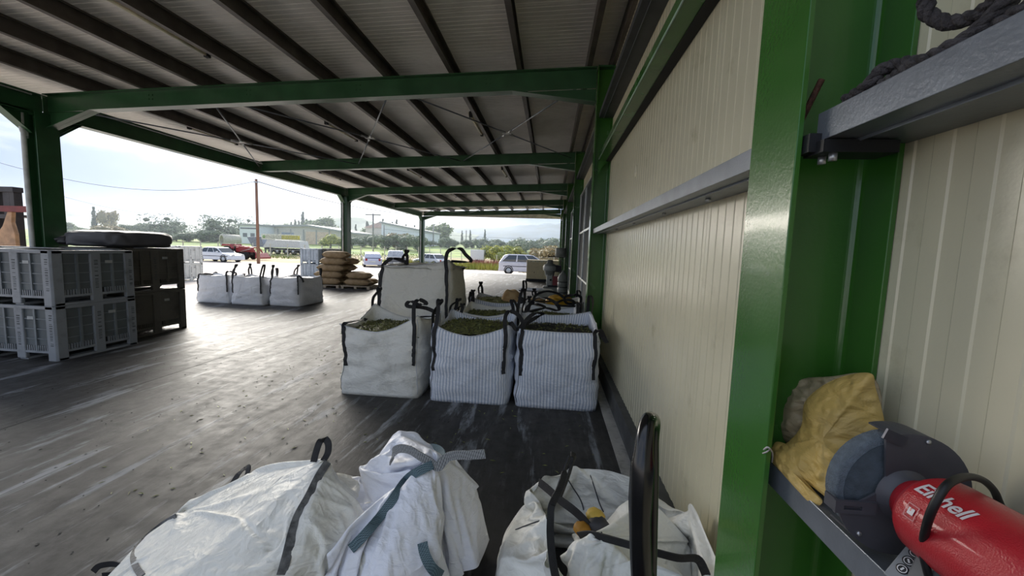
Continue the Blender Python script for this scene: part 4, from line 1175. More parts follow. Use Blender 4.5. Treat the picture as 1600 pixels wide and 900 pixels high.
# clean bag
cloth_strap('B', [(676, 726), (650, 738), (632, 752), (614, 780), (596, 805), (578, 826), (560, 846), (548, 858)], .038, 'checked_strap', W_BLUE, eb, lift=.03)
cloth_strap('B', [(660, 848), (664, 868), (676, 890), (690, 900)], .038, 'checked_strap', W_BLUE, eb, lift=.03)
kn = Lp((612, 722, 1.72), (614, 708, 1.70), (624, 701, 1.68), (640, 703, 1.66), (655, 712, 1.64), (672, 722, 1.63), (684, 730, 1.62), (692, 722, 1.62), (700, 714, 1.62), (715, 711, 1.61), (735, 711, 1.60), (758, 709, 1.59))
MB().ribbon(spline(kn, 5), .038, .005, [Vector((.2, 0, 1))]*4*5+[Vector((.1, .1, 1))]*200).build('knotted_strap', W_GREY, eb)
MB().ribbon(spline(Lp((664, 702, 1.95), (676, 698, 1.9), (690, 704, 1.8), (694, 716, 1.68), (688, 728, 1.62)), 5), .03, .004, Vector((.3, .1, 1))).build('checked_strap', W_BLUE, eb)
# open bag by the wall
p0 = Lp((890, 712, 1.62), (884, 728, 1.60), (880, 745, 1.58), (872, 768, 1.55), (862, 790, 1.50), (860, 812, 1.46), (860, 840, 1.40), (864, 880, 1.32), (872, 920, 1.24), (878, 960, 1.2))
MB().ribbon(spline(p0, 5), .028, .006, [Vector((.35, .8, 0))]*8+[Vector((.7, .5, 0))]*12+[Vector((1, .1, 0))]*60).build('lifting_strap', BLACK, ec)
p0 = Lp((892, 709, 1.63), (898, 714, 1.64), (893, 728, 1.64), (886, 750, 1.62), (876, 776, 1.60))
MB().ribbon(spline(p0, 5), .022, .005, Vector((.5, .7, 0))).build('lifting_strap', BLACK, ec)
p0 = Lp((842, 753, 1.92), (858, 766, 1.85), (876, 782, 1.78), (896, 797, 1.72), (912, 812, 1.68), (922, 826, 1.66))
MB().ribbon(spline(p0, 5), .040, .004, Vector((.4, -.2, 1))).build('wide_strap', BLACK, ec)
p0 = Lp((905, 838, 1.55), (925, 836, 1.50), (950, 842, 1.46), (985, 852, 1.42), (1020, 862, 1.40), (1060, 872, 1.40), (1088, 873, 1.42), (1100, 890, 1.42), (1108, 915, 1.42))
MB().ribbon(spline(p0, 5), .036, .005, Vector((0, -.3, 1))).build('wide_strap', BLACK, ec)
for pix in ([(888, 750), (897, 765), (908, 782), (912, 797)], [(922, 742), (930, 765), (936, 785), (943, 800)], [(805, 828), (830, 818), (856, 810)], [(962, 788), (948, 808), (940, 832)]):
    q = []
    for k_ in ('C', 'D'):
        pass
    cloth_strap('C' if pix[0][0] < 950 else 'D', pix, .006, 'black_seam', mat('seam_dark', '3a3c42', .7), ec, lift=.004)
YEL = bag_material('sack_yellow', 'd9b04a', dirt=.3)
for i, (px, py, Y, c, r_) in enumerate(((930, 806, 1.72, 'd6b452', .045), (910, 826, 1.66, 'a87722', .04), (935, 820, 1.68, '3a3a3e', .05))):
    o = blob('scrap', mat('scrap_'+c, c, .6), aty(px, py, Y), (r_, r_, r_*.7), 70+i, .25, 3, 3, parent=ec)

# ---------------------------------------------------------------- hand pallet truck (its handle stands in front of the lens)
HBLK = mat('handle_black', '0c0c0d', .22, var=.2, scale=30, spec=.6)
TRUCK = mat('truck_red', '8e2a20', .45)
hx, hy = .195, .74
pt = empty('pallet_truck', (hx, hy, 0), label='hand pallet truck with a black taped loop handle upright in the foreground', cat='pallet truck')
Lc = lambda p: Vector(p)-Vector((hx, hy, 0))
near_arm = [Lc(p) for p in Lp((1003, 905, .66), (1001, 860, .66), (1000, 800, .665), (1003, 745, .67), (1006, 700, .68), (1010, 668, .70), (1015, 655, .73), (1021, 660, .77), (1019, 690, .80), (1019, 745, .82), (1018, 800, .83), (1017, 860, .84), (1016, 905, .84))]
hp = spline(near_arm, 6); rr_ = []
for i, p in enumerate(hp):
    t = i/len(hp)
    r0 = .0135
    if .17 < t < .30: r0 = .0205
    elif t <= .17: r0 = .0185
    elif t < .42: r0 = .0175 - (t-.30)*.03
    rr_.append(r0)
for _ in range(2):
    rr_ = [rr_[0]]+[(rr_[i-1]+rr_[i]*2+rr_[i+1])/4 for i in range(1, len(rr_)-1)]+[rr_[-1]]
MB().tube(hp, rr_, 16).build('loop_handle', HBLK, pt)
e0, e1 = near_arm[0], near_arm[-1]
lo = (e0+e1)/2; lo = Vector((lo.x, lo.y, .84))
for e in (e0, e1): MB().tube(spline([e, Vector((e.x*.6+lo.x*.4, e.y*.8+lo.y*.2, .95)), lo], 5), .0135, 12).build('handle_arm', HBLK, pt)
MB().tube([lo, Vector((lo.x, lo.y, .38))], .02, 12).build('shaft', TRUCK, pt)
MB().box(lo.x-.09, lo.x+.09, lo.y-.09, lo.y+.09, .2, .40).build('pump_body', TRUCK, pt, bevel=.01)
for s in (-1, 1): MB().lathe([(0, -.025), (.09, -.025), (.09, .025), (0, .025)], 24, Matrix.Translation((lo.x+s*.05, lo.y, .09)) @ Matrix.Rotation(math.pi/2, 4, 'Y')).build('steering_wheel', BLACK, pt)
MB().tube([(lo.x-.1, lo.y, .09), (lo.x+.1, lo.y, .09)], .012, 8).build('axle', GALV, pt)
MB().box(lo.x-.02, lo.x+.02, lo.y-.02, lo.y+.02, .09, .21).build('yoke', TRUCK, pt)
MB().box(lo.x-.26, lo.x+.26, lo.y-.16, lo.y-.09, .05, .30).build('head_frame', TRUCK, pt)
for s in (-1, 1):
    MB().box(lo.x+s*.19-.07, lo.x+s*.19+.07, lo.y-1.25, lo.y-.16, .05, .10).build('fork', TRUCK, pt)
    MB().lathe([(0, -.035), (.04, -.035), (.04, .035), (0, .035)], 16, Matrix.Translation((lo.x+s*.19, lo.y-1.1, .04)) @ Matrix.Rotation(math.pi/2, 4, 'Y')).build('fork_roller', GALV, pt)

# ---------------------------------------------------------------- rope and rod on the upper rail
ROPE = mat('rope_grey', '4d494a', .95, c2='2f2c2d', scale=60, bump=1.0, bscale=150)
zt = 1.972+.011
def rp(px, py, X): return atx(px, py, X)
ctrl = [(.60, .925, zt), (.603, .90, zt+.004), (.605, .872, zt+.01), (.615, .862, zt+.03), (.63, .85, zt+.036), (.635, .82, zt+.028), (.625, .79, zt+.012), (.64, .76, zt+.01), (.655, .715, zt+.02), (.67, .705, zt+.06), (.68, .72, zt+.085), (.68, .76, zt+.075), (.67, .80, zt+.085), (.655, .825, zt+.12), (.655, .82, zt+.16),
        (.66, .77, zt+.16), (.665, .72, zt+.15), (.66, .69, zt+.10), (.645, .68, zt+.05), (.625, .70, zt+.015), (.61, .72, zt+.004), (.605, .76, zt+.002), (.612, .82, zt+.002), (.62, .88, zt+.001)]
ctrl2 = [(.64, .70, zt+.012), (.64, .66, zt+.02), (.65, .60, zt+.03), (.66, .53, zt+.02), (.67, .45, zt+.0)]
rope = empty('frayed_rope', (.6, .9, zt-.011), label='frayed dark grey rope looped on the high grey rail at the top right', cat='rope')
for nm, c_, rad in (('rope_coil', ctrl, .012), ('rope_tail', ctrl2, .012)):
    pts = spline([Vector(p)-Vector((.6, .9, zt-.011)) for p in c_], 8)
    mb = MB(); m_ = len(pts)
    # three twisted strands
    dist = 0; strands = [[], [], []]; prev = None
    for i, p in enumerate(pts):
        d = (pts[min(i+1, m_-1)]-pts[max(0, i-1)]).normalized()
        x = d.orthogonal().normalized() if prev is None else (prev-d*prev.dot(d)).normalized(); prev = x; y = d.cross(x)
        if i: dist += (p-pts[i-1]).length
        for s in range(3):
            a = dist*110 + s*2*math.pi/3
            strands[s].append(p+(x*math.cos(a)+y*math.sin(a))*rad*.5)
    for s in range(3): MB().tube(strands[s], [rad*.62*(1+.25*noise.noise(q*90)) for q in strands[s]], 7).build('strand', ROPE, rope)
    fz = MB(); rr = random.Random(3)
    for i in range(900 if nm == 'rope_coil' else 300):
        p = rr.choice(pts); v = Vector((rr.gauss(0, 1), rr.gauss(0, 1), rr.gauss(0, 1))).normalized()
        a = p+v*rad*.9; b_ = a+v*rr.uniform(.001, .005)+Vector((rr.uniform(-1, 1), rr.uniform(-1, 1), rr.uniform(-1, 1)))*.002
        s_ = v.orthogonal().normalized()*.0006; fz.add([a-s_, a+s_, b_], [(0, 1, 2)])
    tag(fz.build('fuzz', ROPE, rope), kind='stuff')
rod = MB(); a, b_ = atx(1252, 188, .575), atx(1284, 124, .60)
pts = [a.lerp(b_, t/60) for t in range(61)]
rod.tube(pts, [.0072 if i % 2 else .0060 for i in range(61)], 12)
rod = rod.build('threaded_rod', RUST); tag(rod, 'rusty threaded rod sticking up at the end of the high grey rail', 'rod')
cl = MB().box(.555, .60, .955, .995, 1.885, 1.925).build('rail_clip', mat('cleat_black', '26272a', .5, metal=.3), upper); cl.location = -Vector(upper.location)

# ---------------------------------------------------------------- sacks on the shelf rail
def crumpled(key_m, pts, name, label, seed, amp, th):
    pass
zs = 1.133+.004
YSACK = bag_material('sack_ochre', 'c4a65e', dirt=.5, crease=4)
TSACK = bag_material('sack_tan', 'a8997a', dirt=.5, crease=4)
def draped(name, m, pix, Xs, zlow, seed, label, amp=.010, nu=60, nv=60, thick=.05, peak=.03, f=9):
    """pillow of crumpled film; outline from points in a slanted plane, real thickness both sides"""
    P_ = [atx(px, py, X) for (px, py), X in zip(pix, Xs)]
    c = sum(P_, Vector())/len(P_); out = spline(P_, 8, closed=True); n = len(out)
    nrm = Vector((-.72, -.62, .30)).normalized()
    rings = 22; vs = []; 
    for side_ in (1, -1):
        for j in range(rings+1):
            k = 1-j/rings
            for p in out:
                q = c+(p-c)*k
                hgt = (1-k**2.2)**.6*thick*(1 if side_ > 0 else .5)
                w_ = (fold(q, seed, 5, f)-.28)*amp*4 + abs(noise.noise(q*38+Vector((seed, 0, 0))))*amp*.8
                w2 = (fold(q*1.0+Vector((3, 1, 2)), seed+9, 3, f*2.2)-.3)*amp*1.2
                vs.append(q + nrm*side_*(hgt + (w_+w2)*min(1, (1-k)*5+.15)))
    fs = []
    for s2 in range(2):
        b0 = s2*(rings+1)*n
        for j in range(rings):
            for i in range(n):
                f_ = (b0+j*n+i, b0+j*n+(i+1) % n, b0+(j+1)*n+(i+1) % n, b0+(j+1)*n+i)
                fs.append(f_ if s2 == 0 else f_[::-1])
    vs = [Vector((min(v.x, .762), v.y, max(v.z, zlow) if v.x > .575 else v.z)) for v in vs]
    o = MB().add(vs, fs, True).build(name, m, None)
    return tag(o, label, 'sack')
draped('plastic_sack', TSACK, [(1216, 612), (1228, 593), (1262, 590), (1300, 588), (1345, 583), (1372, 600), (1375, 650), (1340, 700), (1290, 720), (1240, 705), (1213, 670)], [.64, .66, .68, .69, .70, .71, .72, .72, .69, .66, .63], zs, 5, 'dull tan plastic sack crumpled behind the yellow one on the shelf rail', .012, thick=.035, f=13)
draped('yellow_sack', YSACK, [(1258, 628), (1290, 600), (1330, 585), (1362, 584), (1368, 606), (1378, 640), (1380, 668), (1355, 700), (1345, 740), (1318, 765), (1300, 782), (1282, 770), (1262, 755), (1232, 738), (1212, 722), (1210, 702), (1232, 690), (1252, 665)],
       [.64, .66, .68, .69, .70, .71, .71, .69, .66, .63, .61, .60, .60, .59, .59, .60, .62, .63], zs, 8, 'crumpled yellow woven sack on the shelf rail beside the grinder', .011, thick=.04, f=12)
draped('loose_flap', YSACK, [(1206, 700), (1215, 690), (1240, 700), (1262, 722), (1262, 755), (1285, 782), (1270, 790), (1245, 765), (1218, 735), (1204, 718)], [.585, .60, .61, .61, .60, .59, .585, .58, .58, .58], zs-.02, 15, 'small yellow sack corner spilling over the front edge of the shelf rail', .005, thick=.018, f=14)
sg = MB().tube(spline([atx(1192, 704, .545), atx(1200, 699, .535), atx(1207, 708, .56), atx(1206, 722, .575)], 5), .0022, 6)
sg.tube(spline([atx(1190, 709, .545), atx(1198, 706, .535), atx(1205, 700, .555)], 5), .0018, 6)
tag(sg.build('tied_string', mat('string_white', 'cfcac8', .8)), 'short white string tied round the end of the shelf rail at the green column', 'string', kind='stuff')
MB().ribbon(spline([atz(146, 893, .02), atz(156, 884, .05), atz(178, 881, .06), atz(190, 887, .05), atz(182, 896, .02), atz(160, 899, .012)], 5), .03, .004, Vector((0, 0, 1))).build('loose_strap_end', BLACK, ea)
# ---------------------------------------------------------------- red bench grinder on the shelf rail
RED = mat('grinder_red', 'b3202b', .33, var=.03, scale=3, bump=.25, bscale=500, coat=.2)
DK = mat('guard_grey', '4b4b51', .5, var=.08, scale=8)
STONE = mat('grind_stone', '6f7b86', .9, var=.1, scale=90, bump=.8, bscale=500)
STONEF = mat('stone_label', '3e474f', .85, var=.12, scale=60, bump=.3, bscale=300)
GB = mat('control_grey', '8d9091', .45)
gc = Vector((.612, .70, 1.133+.125))
gr = empty('bench_grinder', (gc.x, gc.y, 1.133), math.radians(2), label='red bench grinder with dark wheel guard lying on the shelf rail at the lower right', cat='grinder')
RY = Matrix.Rotation(math.pi/2, 4, 'X')          # lathe axis z -> -y
cz = .125
def lz(mb_prof, n=40, M=None, cap=True): return MB().lathe(mb_prof, n, (Matrix.Translation((0, 0, cz)) @ RY) if M is None else M, cap=cap)
# axis coordinate grows towards the camera (-y)
# stone: runs proud of the guard on the far side and to the left
lz([(.02, -.040), (.096, -.040), (.099, -.037), (.099, -.012), (.096, -.009), (.02, -.009)]).build('grinding_wheel', STONE, gr)
lz([(.0, -.0085), (.088, -.0085), (.088, -.007), (.0, -.007)]).build('wheel_face', STONEF, gr)
# guard: a disc with a missing sector on the upper left, and a rolled rim
A0, A1 = math.radians(112), math.radians(197)    # the open sector, seen from the camera
def sector(r0, r1, y0, y1, a0, a1, n=40, m=DK, name='guard'):
    mb = MB(); vs = []
    for i in range(n+1):
        a = a0+(a1-a0)*i/n
        for r in (r0, r1):
            for y in (y0, y1): vs.append((r*math.cos(a), y, cz+r*math.sin(a)))
    fs = []
    for i in range(n):
        b0, b1 = i*4, (i+1)*4
        fs += [(b0, b0+2, b1+2, b1), (b0+1, b1+1, b1+3, b0+3), (b0+2, b0+3, b1+3, b1+2), (b0, b1, b1+1, b0+1)]
    fs += [(0, 1, 3, 2), (n*4, n*4+2, n*4+3, n*4+1)]
    return mb.add(vs, fs).build(name, m, gr)
sector(.0, .108, -.004, .0, A1, A0+2*math.pi, name='guard_plate')
sector(.105, .108, .0, .048, A1+.5, A0+2*math.pi-.12, name='guard_rim')
# straight chord plate closing the guard next to the stone
c0 = Vector((  .108*math.cos(A0), 0,   .108*math.sin(A0))); c1 = Vector((.085*math.cos(A1), 0, .085*math.sin(A1)))
mb = MB(); q = [Vector((0, 0, 0)), c0, Vector((-.030, 0, .01)), c1]
mb.add([(v.x, y, v.z+cz) for y in (-.004, 0) for v in q], [(0, 1, 2, 3), (7, 6, 5, 4), (0, 4, 5, 1), (1, 5, 6, 2), (2, 6, 7, 3), (3, 7, 4, 0)]); mb.build('guard_cheek', DK, gr)
# slotted tool rest arm to the left
mb = MB()
for x0, x1, z0, z1 in ((-.112, -.045, -.036, -.029), (-.112, -.045, -.022, -.014), (-.112, -.098, -.029, -.022), (-.068, -.045, -.029, -.022)): mb.box(x0, x1, -.009, -.004, cz+z0, cz+z1)
mb.build('slotted_arm', DK, gr)
MB().box(-.110, -.106, -.004, .02, cz-.036, cz-.014).build('tool_rest', DK, gr)
MB().bar((-.045, -.006, cz+.108), (-.012, -.006, cz+.095), .018, .004, up=(0, 1, 0)).build('spark_deflector', mat('zinc_dark', '5a5c66', .4, metal=.6), gr)
for a, r in ((math.radians(75), .1), (math.radians(228), .098), (math.radians(340), .1)):
    MB().lathe([(0, 0), (.004, 0), (.004, .003), (0, .003)], 10, Matrix.Translation((r*math.cos(a), -.004, cz+r*math.sin(a))) @ RY).build('screw', GALV, gr)
# bulge and motor housing
lz([(.046, .003), (.038, .009), (.034, .018), (.033, .022)], cap=False).build('guard_boss', mat('boss_grey', '4e5057', .45), gr)
lz([(.034, .018), (.037, .020), (.038, .030), (.0375, .040), (.047, .045), (.058, .050), (.0645, .060), (.066, .075), (.0675, .16), (.068, .20), (.066, .235), (.056, .25), (.03, .256), (.001, .257)]).build('motor_housing', RED, gr)
# far shaft end and second guard behind the near edge of the frame
lz([(.0, .257), (.03, .257), (.03, .275), (0, .275)]).build('shaft_end', DK, gr)
# foot with the switch panel
MB().prism([(-.055, 0), (.055, 0), (.05, .012), (.034, .075), (-.034, .075), (-.05, .012)], 'y', -.21, -.07).build('foot', mat('foot_grey', '5d6063', .5), gr, bevel=.004)
e1 = Vector((-.66, -.22, -.62)).normalized(); e2 = Vector((.42, -.90, 0)); e2 = (e2-e1*e2.dot(e1)).normalized(); e3 = e1.cross(e2)
pm_ = Matrix((e2, e1, e3)).transposed().to_4x4(); pm_ = Matrix.Translation((-.005, -.045, .068)) @ pm_ @ Matrix.Rotation(0, 4, 'Z')
MB().box(-.010, .045, -.006, .074, -.004, .004, pm_).build('switch_panel', GB, gr, bevel=.002)
for k in range(3):
    c_ = pm_ @ Matrix.Translation((.004, .018+.0165*k, .0045 if e3.z > 0 else -.0053))
    MB().lathe([(0, 0), (.0078, 0), (.0078, .0008), (0, .0008)], 20, c_).build('symbol_disc', mat('symbol_black', '17181a', .5), gr)
    MB().lathe([(.0050, .0009), (.0062, .0009), (.0062, .0013), (.0050, .0013), (.0050, .0009)], 20, c_, cap=False).build('symbol_ring', mat('symbol_white', 'dddddd', .5), gr)
    MB().box(-.003, .003, -.0012, .0012, .0009, .0013, c_ @ Matrix.Rotation(k*.9, 4, 'Z')).build('symbol_mark', mat('symbol_white', 'dddddd', .5), gr)
MB().box(.018, .040, .036, .056, -.009, .009, pm_).build('rocker_switch', mat('switch_clear', 'c8a8a4', .25), gr, bevel=.001)
MB().box(.022, .030, .060, .068, -.0045, .0045, pm_).build('warning_mark', mat('mark_red', 'b02a2a', .5), gr)
# lettering wrapped round the housing
def wrap_text(s, size, along0, ang0, m, name, shear=.22):
    cu = bpy.data.curves.new('txt', 'FONT'); cu.body = s; cu.size = size; cu.extrude = 0; cu.offset = size*.022; cu.shear = shear; cu.space_character = .97; cu.resolution_u = 3
    to = bpy.data.objects.new('txt', cu); col.objects.link(to)
    dg_ = bpy.context.evaluated_depsgraph_get(); dg_.update()
    me = bpy.data.meshes.new_from_object(to.evaluated_get(dg_)); bpy.data.objects.remove(to, do_unlink=True)
    import bmesh
    bm = bmesh.new(); bm.from_mesh(me)
    y = -.01
    while y < .04:
        g_ = bm.verts[:]+bm.edges[:]+bm.faces[:]
        bmesh.ops.bisect_plane(bm, geom=g_, plane_co=(0, y, 0), plane_no=(0, 1, 0)); y += .0025
    bm.to_mesh(me); bm.free()
    r = .0676
    for v in me.vertices:
        a = ang0 - v.co.y/r; t = along0+v.co.x
        v.co = Vector((r*math.cos(a), -t, cz+r*math.sin(a)))
    o = mkobj(name, me, m, gr)
    return o
wrap_text('Einhell', .0285, .066, math.radians(134), mat('print_white', 'e6dfe0', .5), 'lettering')
# square emblem below the word
def patch(t0, t1, a0, a1, r, m, name):
    n = 6; mb = MB(); vs = [(r*math.cos(a0+(a1-a0)*i/n), -t, cz+r*math.sin(a0+(a1-a0)*i/n)) for t in (t0, t1) for i in range(n+1)]
    mb.add(vs, [(i, i+1, n+2+i, n+1+i) for i in range(n)]); return mb.build(name, m, gr)
pk = mat('print_pink', 'd98f92', .5)
d2r = math.radians
for a in ((.076, .0772, 151, 170), (.0918, .093, 151, 170), (.076, .093, 151, 152.2), (.076, .093, 168.8, 170)): patch(a[0], a[1], d2r(a[2]), d2r(a[3]), .0676, pk, 'emblem_border')
patch(.080, .089, d2r(156), d2r(164.5), .0676, mat('print_white', 'e6dfe0', .5), 'emblem_centre')
patch(.0825, .0845, d2r(156), d2r(160), .0677, RED, 'emblem_notch')
# oval vent low on the near side
lz2 = MB().lathe([(0, 0), (.012, 0), (.012, .001), (0, .001)], 20, Matrix.Translation((-.060, -.19, cz-.012)) @ Matrix.Rotation(-math.pi/2, 4, 'Y') @ Matrix.Scale(1.5, 4, (0, 1, 0)))
lz2.build('vent_recess', mat('vent_dark', '4a1014', .5), gr)
# cable over the housing
cp = Lp((1455, 912, .60), (1448, 890, .60), (1442, 858, .60), (1448, 820, .575), (1462, 785, .565), (1482, 756, .57), (1510, 745, .60), (1535, 750, .63), (1552, 765, .66), (1560, 782, .68), (1568, 800, .69))
MB().tube(spline(cp, 8), .0052, 10).build('power_cable', mat('cable_black', '121214', .5)).name = 'power_cable'
pc_ = bpy.data.objects['power_cable']; tag(pc_, 'black power cable looped over the red grinder', 'cable')
# ---------------------------------------------------------------- vehicles in the yard
WHITE_C = mat('car_white', 'd9dde4', .22, var=.02, coat=.5); SILV = mat('car_silver', 'c6c8d4', .25, metal=.15, var=.03, coat=.5); DARKC = mat('pickup_grey', '5b6068', .3, metal=.4, var=.04, coat=.4)
GLASS = mat('car_glass', '26323d', .06, var=.02, spec=.8); TYRE = mat('tyre', '1b1b1c', .85); HUB = mat('wheel_rim', 'b4b6b8', .3, metal=.7); LAMPR = mat('lamp_red', 'a03030', .2); LAMPC = mat('lamp_clear', 'd8dde0', .15)
def car(name, x, y, z, rz, L, Wd, prof, belt, glassprof, m, label, wheels=(.18, .80), wr=.32, facing=1, cat='car', rear_lamps=True):
    """prof: body side outline (fraction of L, height m); glassprof: cabin glass outline"""
    r = empty(name, (x, y, z), rz, label=label, cat=cat)
    # lofted body: stations across the width with tumblehome
    def loft(pf, ys, nm, mm, bev=.03):
        mb = MB(); n = len(pf); vs = []
        for yy, inset, top in ys:
            for fx, h in pf:
                hh = h; k = max(0, (h-belt)/1.0)
                vs.append(((fx-.5)*L*(1-inset*.12), yy, hh))
        fs = [(j*n+i, j*n+(i+1) % n, (j+1)*n+(i+1) % n, (j+1)*n+i) for j in range(len(ys)-1) for i in range(n)]
        fs += [tuple(range(n))[::-1], tuple((len(ys)-1)*n+i for i in range(n))]
        mb.add(vs, [f[::-1] for f in fs]); return mb.build(nm, mm, r, bevel=bev)
    W2 = Wd/2
    body = loft([(a, min(h, belt)) if h > belt else (a, h) for a, h in prof], [(-W2, .4, 0), (-W2*.94, 0, 0), (W2*.94, 0, 0), (W2, .4, 0)], 'body', m, .05)
    # cabin: tapered greenhouse
    mb = MB(); n = len(glassprof); vs = []
    for s in (-1, 1):
        for fx, h in glassprof:
            k = (h-belt)/(max(p[1] for p in glassprof)-belt)
            vs.append(((fx-.5)*L, s*W2*(.93-.17*k), h))
    fs = [(i, (i+1) % n, n+(i+1) % n, n+i) for i in range(n)] + [tuple(range(n))[::-1], tuple(n+i for i in range(n))]
    mb.add(vs, fs); cab = mb.build('cabin', m, r, bevel=.04)
    # side and end glass set just proud of the cabin
    top = max(p[1] for p in glassprof)
    xs_ = [p[0] for p in glassprof if p[1] > top-.08]; xb = [p[0] for p in glassprof if p[1] <= belt+.02]
    a0, a1, b0, b1 = min(xb), max(xb), min(xs_), max(xs_)
    def at_(fx, k, s, off=.006): 
        h = belt+.05+(top-belt-.12)*k
        kk = (h-belt)/(top-belt); return ((fx-.5)*L, s*(W2*(.93-.17*kk)+off), h)
    for s in (-1, 1):
        cuts = [0, .36, .68, 1]
        for q in range(3):
            u0, u1 = cuts[q]+.015, cuts[q+1]-.015
            lo0, lo1 = a0+.035+(a1-a0-.07)*u0, a0+.035+(a1-a0-.07)*u1; hi0, hi1 = b0+.01+(b1-b0-.02)*u0, b0+.01+(b1-b0-.02)*u1
            vs = [at_(lo0, 0, s), at_(lo1, 0, s), at_(hi1, 1, s), at_(hi0, 1, s)]
            vs += [(v[0], v[1]-s*.02, v[2]) for v in vs]
            f = [(0,1,2,3),(7,6,5,4),(0,4,5,1),(1,5,6,2),(2,6,7,3),(3,7,4,0)]
            MB().add(vs, f).build('side_window', GLASS, r)
    for e0, e1, sg in ((a0, b0, -1), (a1, b1, 1)):
        z0, z1 = belt+.06, top-.06; x0 = (e0-.5)*L; x1 = (e1-.5)*L
        f0, f1 = (z0-belt)/(top-belt), (z1-belt)/(top-belt)
        xa, xb_ = x0+(x1-x0)*f0+sg*.012, x0+(x1-x0)*f1+sg*.012
        vs = [(xa, -W2*(.86-.17*f0), z0), (xa, W2*(.86-.17*f0), z0), (xb_, W2*(.86-.17*f1), z1), (xb_, -W2*(.86-.17*f1), z1)]
        vs += [(v[0]-sg*.02, v[1], v[2]) for v in vs]
        MB().add(vs, [(0,1,2,3),(7,6,5,4),(0,4,5,1),(1,5,6,2),(2,6,7,3),(3,7,4,0)]).build('end_window', GLASS, r)
    for fx in wheels:
        for s in (-1, 1):
            M_ = Matrix.Translation(((fx-.5)*L, s*(W2-.10), wr)) @ Matrix.Rotation(math.pi/2, 4, 'X')
            w_ = MB().lathe([(.15, -.1), (wr-.03, -.11), (wr, -.07), (wr, .07), (wr-.03, .11), (.15, .1)], 24, M_).build('wheel', TYRE, r)
            MB().lathe([(.0, -.118), (.19, -.118), (.205, -.10), (.205, .10), (.19, .118), (0, .118)], 16, M_).build('hub', HUB, w_)
            MB().lathe([(wr+.0, -.06), (wr+.07, -.06), (wr+.07, .06), (wr, .06)], 24, Matrix.Translation((0, s*.045, .03)) @ M_, cap=False).build('wheel_arch', mat('arch_black', '202224', .8), r)
    for s in (-1, 1):
        MB().box(L*.485, L*.5+.01, s*W2*.62-.16, s*W2*.62+.16, belt-.28, belt-.12).build('headlamp', LAMPC, r, bevel=.02)
        MB().box(-L*.5-.01, -L*.485, s*W2*.72-.1, s*W2*.72+.1, belt-.28, belt-.06).build('tail_lamp', LAMPR, r, bevel=.02)
        MB().box(L*.14, L*.18, s*(W2+.02), s*(W2+.14), belt+.02, belt+.14).build('mirror', m, r, bevel=.02)
    MB().box(L*.48, L*.5+.03, -W2*.9, W2*.9, .22, .42).build('bumper', m, r, bevel=.03)
    MB().box(-L*.5-.03, -L*.48, -W2*.9, W2*.9, .24, .46).build('bumper', m, r, bevel=.03)
    MB().box(-L*.42, L*.42, -W2-.008, W2+.008, belt-.36, belt-.31).build('side_moulding', mat('arch_black', '202224', .8), r)
    MB().box(-L*.5-.035, -L*.5-.02, -.26, .26, .52, .63).build('number_plate', mat('plate_white', 'd8d8d0', .5), r)
    return r
SEDAN = [(0, .30), (.0, .62), (.01, .86), (.16, .92), (.74, .92), (.93, .78), (.99, .66), (1, .30), (.88, .22), (.12, .22)]
SEDG = [(.12, .92), (.25, 1.40), (.34, 1.45), (.54, 1.44), (.60, 1.40), (.76, .92)]
def place(px, py, Yd, zoff=0):
    p = aty(px, py, Yd); return p.x, yz(p.x, Yd)
x_, z_ = place(345, 411, 37.5)
car('white_saloon_car', x_-.1, 37.5, z_, math.radians(-6), 4.5, 1.72, SEDAN, .92, SEDG, WHITE_C, 'white saloon car parked in the yard, partly behind the pale crates')
x_, z_ = place(574, 415, 38)
car('silver_hatchback', x_, 39, z_, math.radians(118), 4.1, 1.7, SEDAN, .92, [(.06, .92), (.12, 1.32), (.3, 1.45), (.54, 1.46), (.60, 1.42), (.76, .92)], mat('car_pale', 'c3c6d6', .22, var=.02, coat=.5), 'pale silver car parked right of the middle post, seen from behind')
x_, z_ = place(614, 416, 38)
pk_ = car('grey_pickup', x_+.1, 38.5, z_, math.radians(112), 5.1, 1.8, [(0, .55), (.0, .80), (.0, 1.05), (.16, 1.08), (.74, 1.05), (.96, 1.0), (1, .85), (1, .45), (.88, .4), (.12, .4)], 1.05, [(.36, 1.05), (.38, 1.62), (.42, 1.72), (.58, 1.72), (.62, 1.68), (.74, 1.05)], mat('pickup_white', 'b9bdc4', .25, metal=.2, coat=.4), 'grey and white pickup truck parked between the middle and far posts, tail towards the shed', wheels=(.2, .80), wr=.37, cat='pickup truck')
MB().box(-2.58, -2.50, -.85, .85, .62, 1.12).build('tailgate', DARKC, pk_, bevel=.03)
MB().box(-2.5, -.75, -.80, .80, 1.06, 1.10).build('bed_cover', DARKC, pk_, bevel=.02)
x_, z_ = place(640, 414, 39)
car('white_van_car', x_+1.3, 42, z_, math.radians(150), 4.2, 1.7, SEDAN, .92, SEDG, WHITE_C, 'white car parked behind the pickup, mostly hidden by the tall bag')
x_, z_ = place(818, 424, 34)
car('silver_minivan', x_+.25, 34.2, z_, math.radians(2), 4.7, 1.8, [(0, .30), (-.0, .70), (.0, 1.0), (.05, 1.03), (.74, 1.0), (.95, .85), (1, .68), (1, .32), (.88, .24), (.12, .24)], 1.02, [(.01, 1.02), (.09, 1.58), (.16, 1.68), (.52, 1.68), (.62, 1.6), (.84, 1.02)], SILV, 'silver minivan parked outside the far end of the shed')

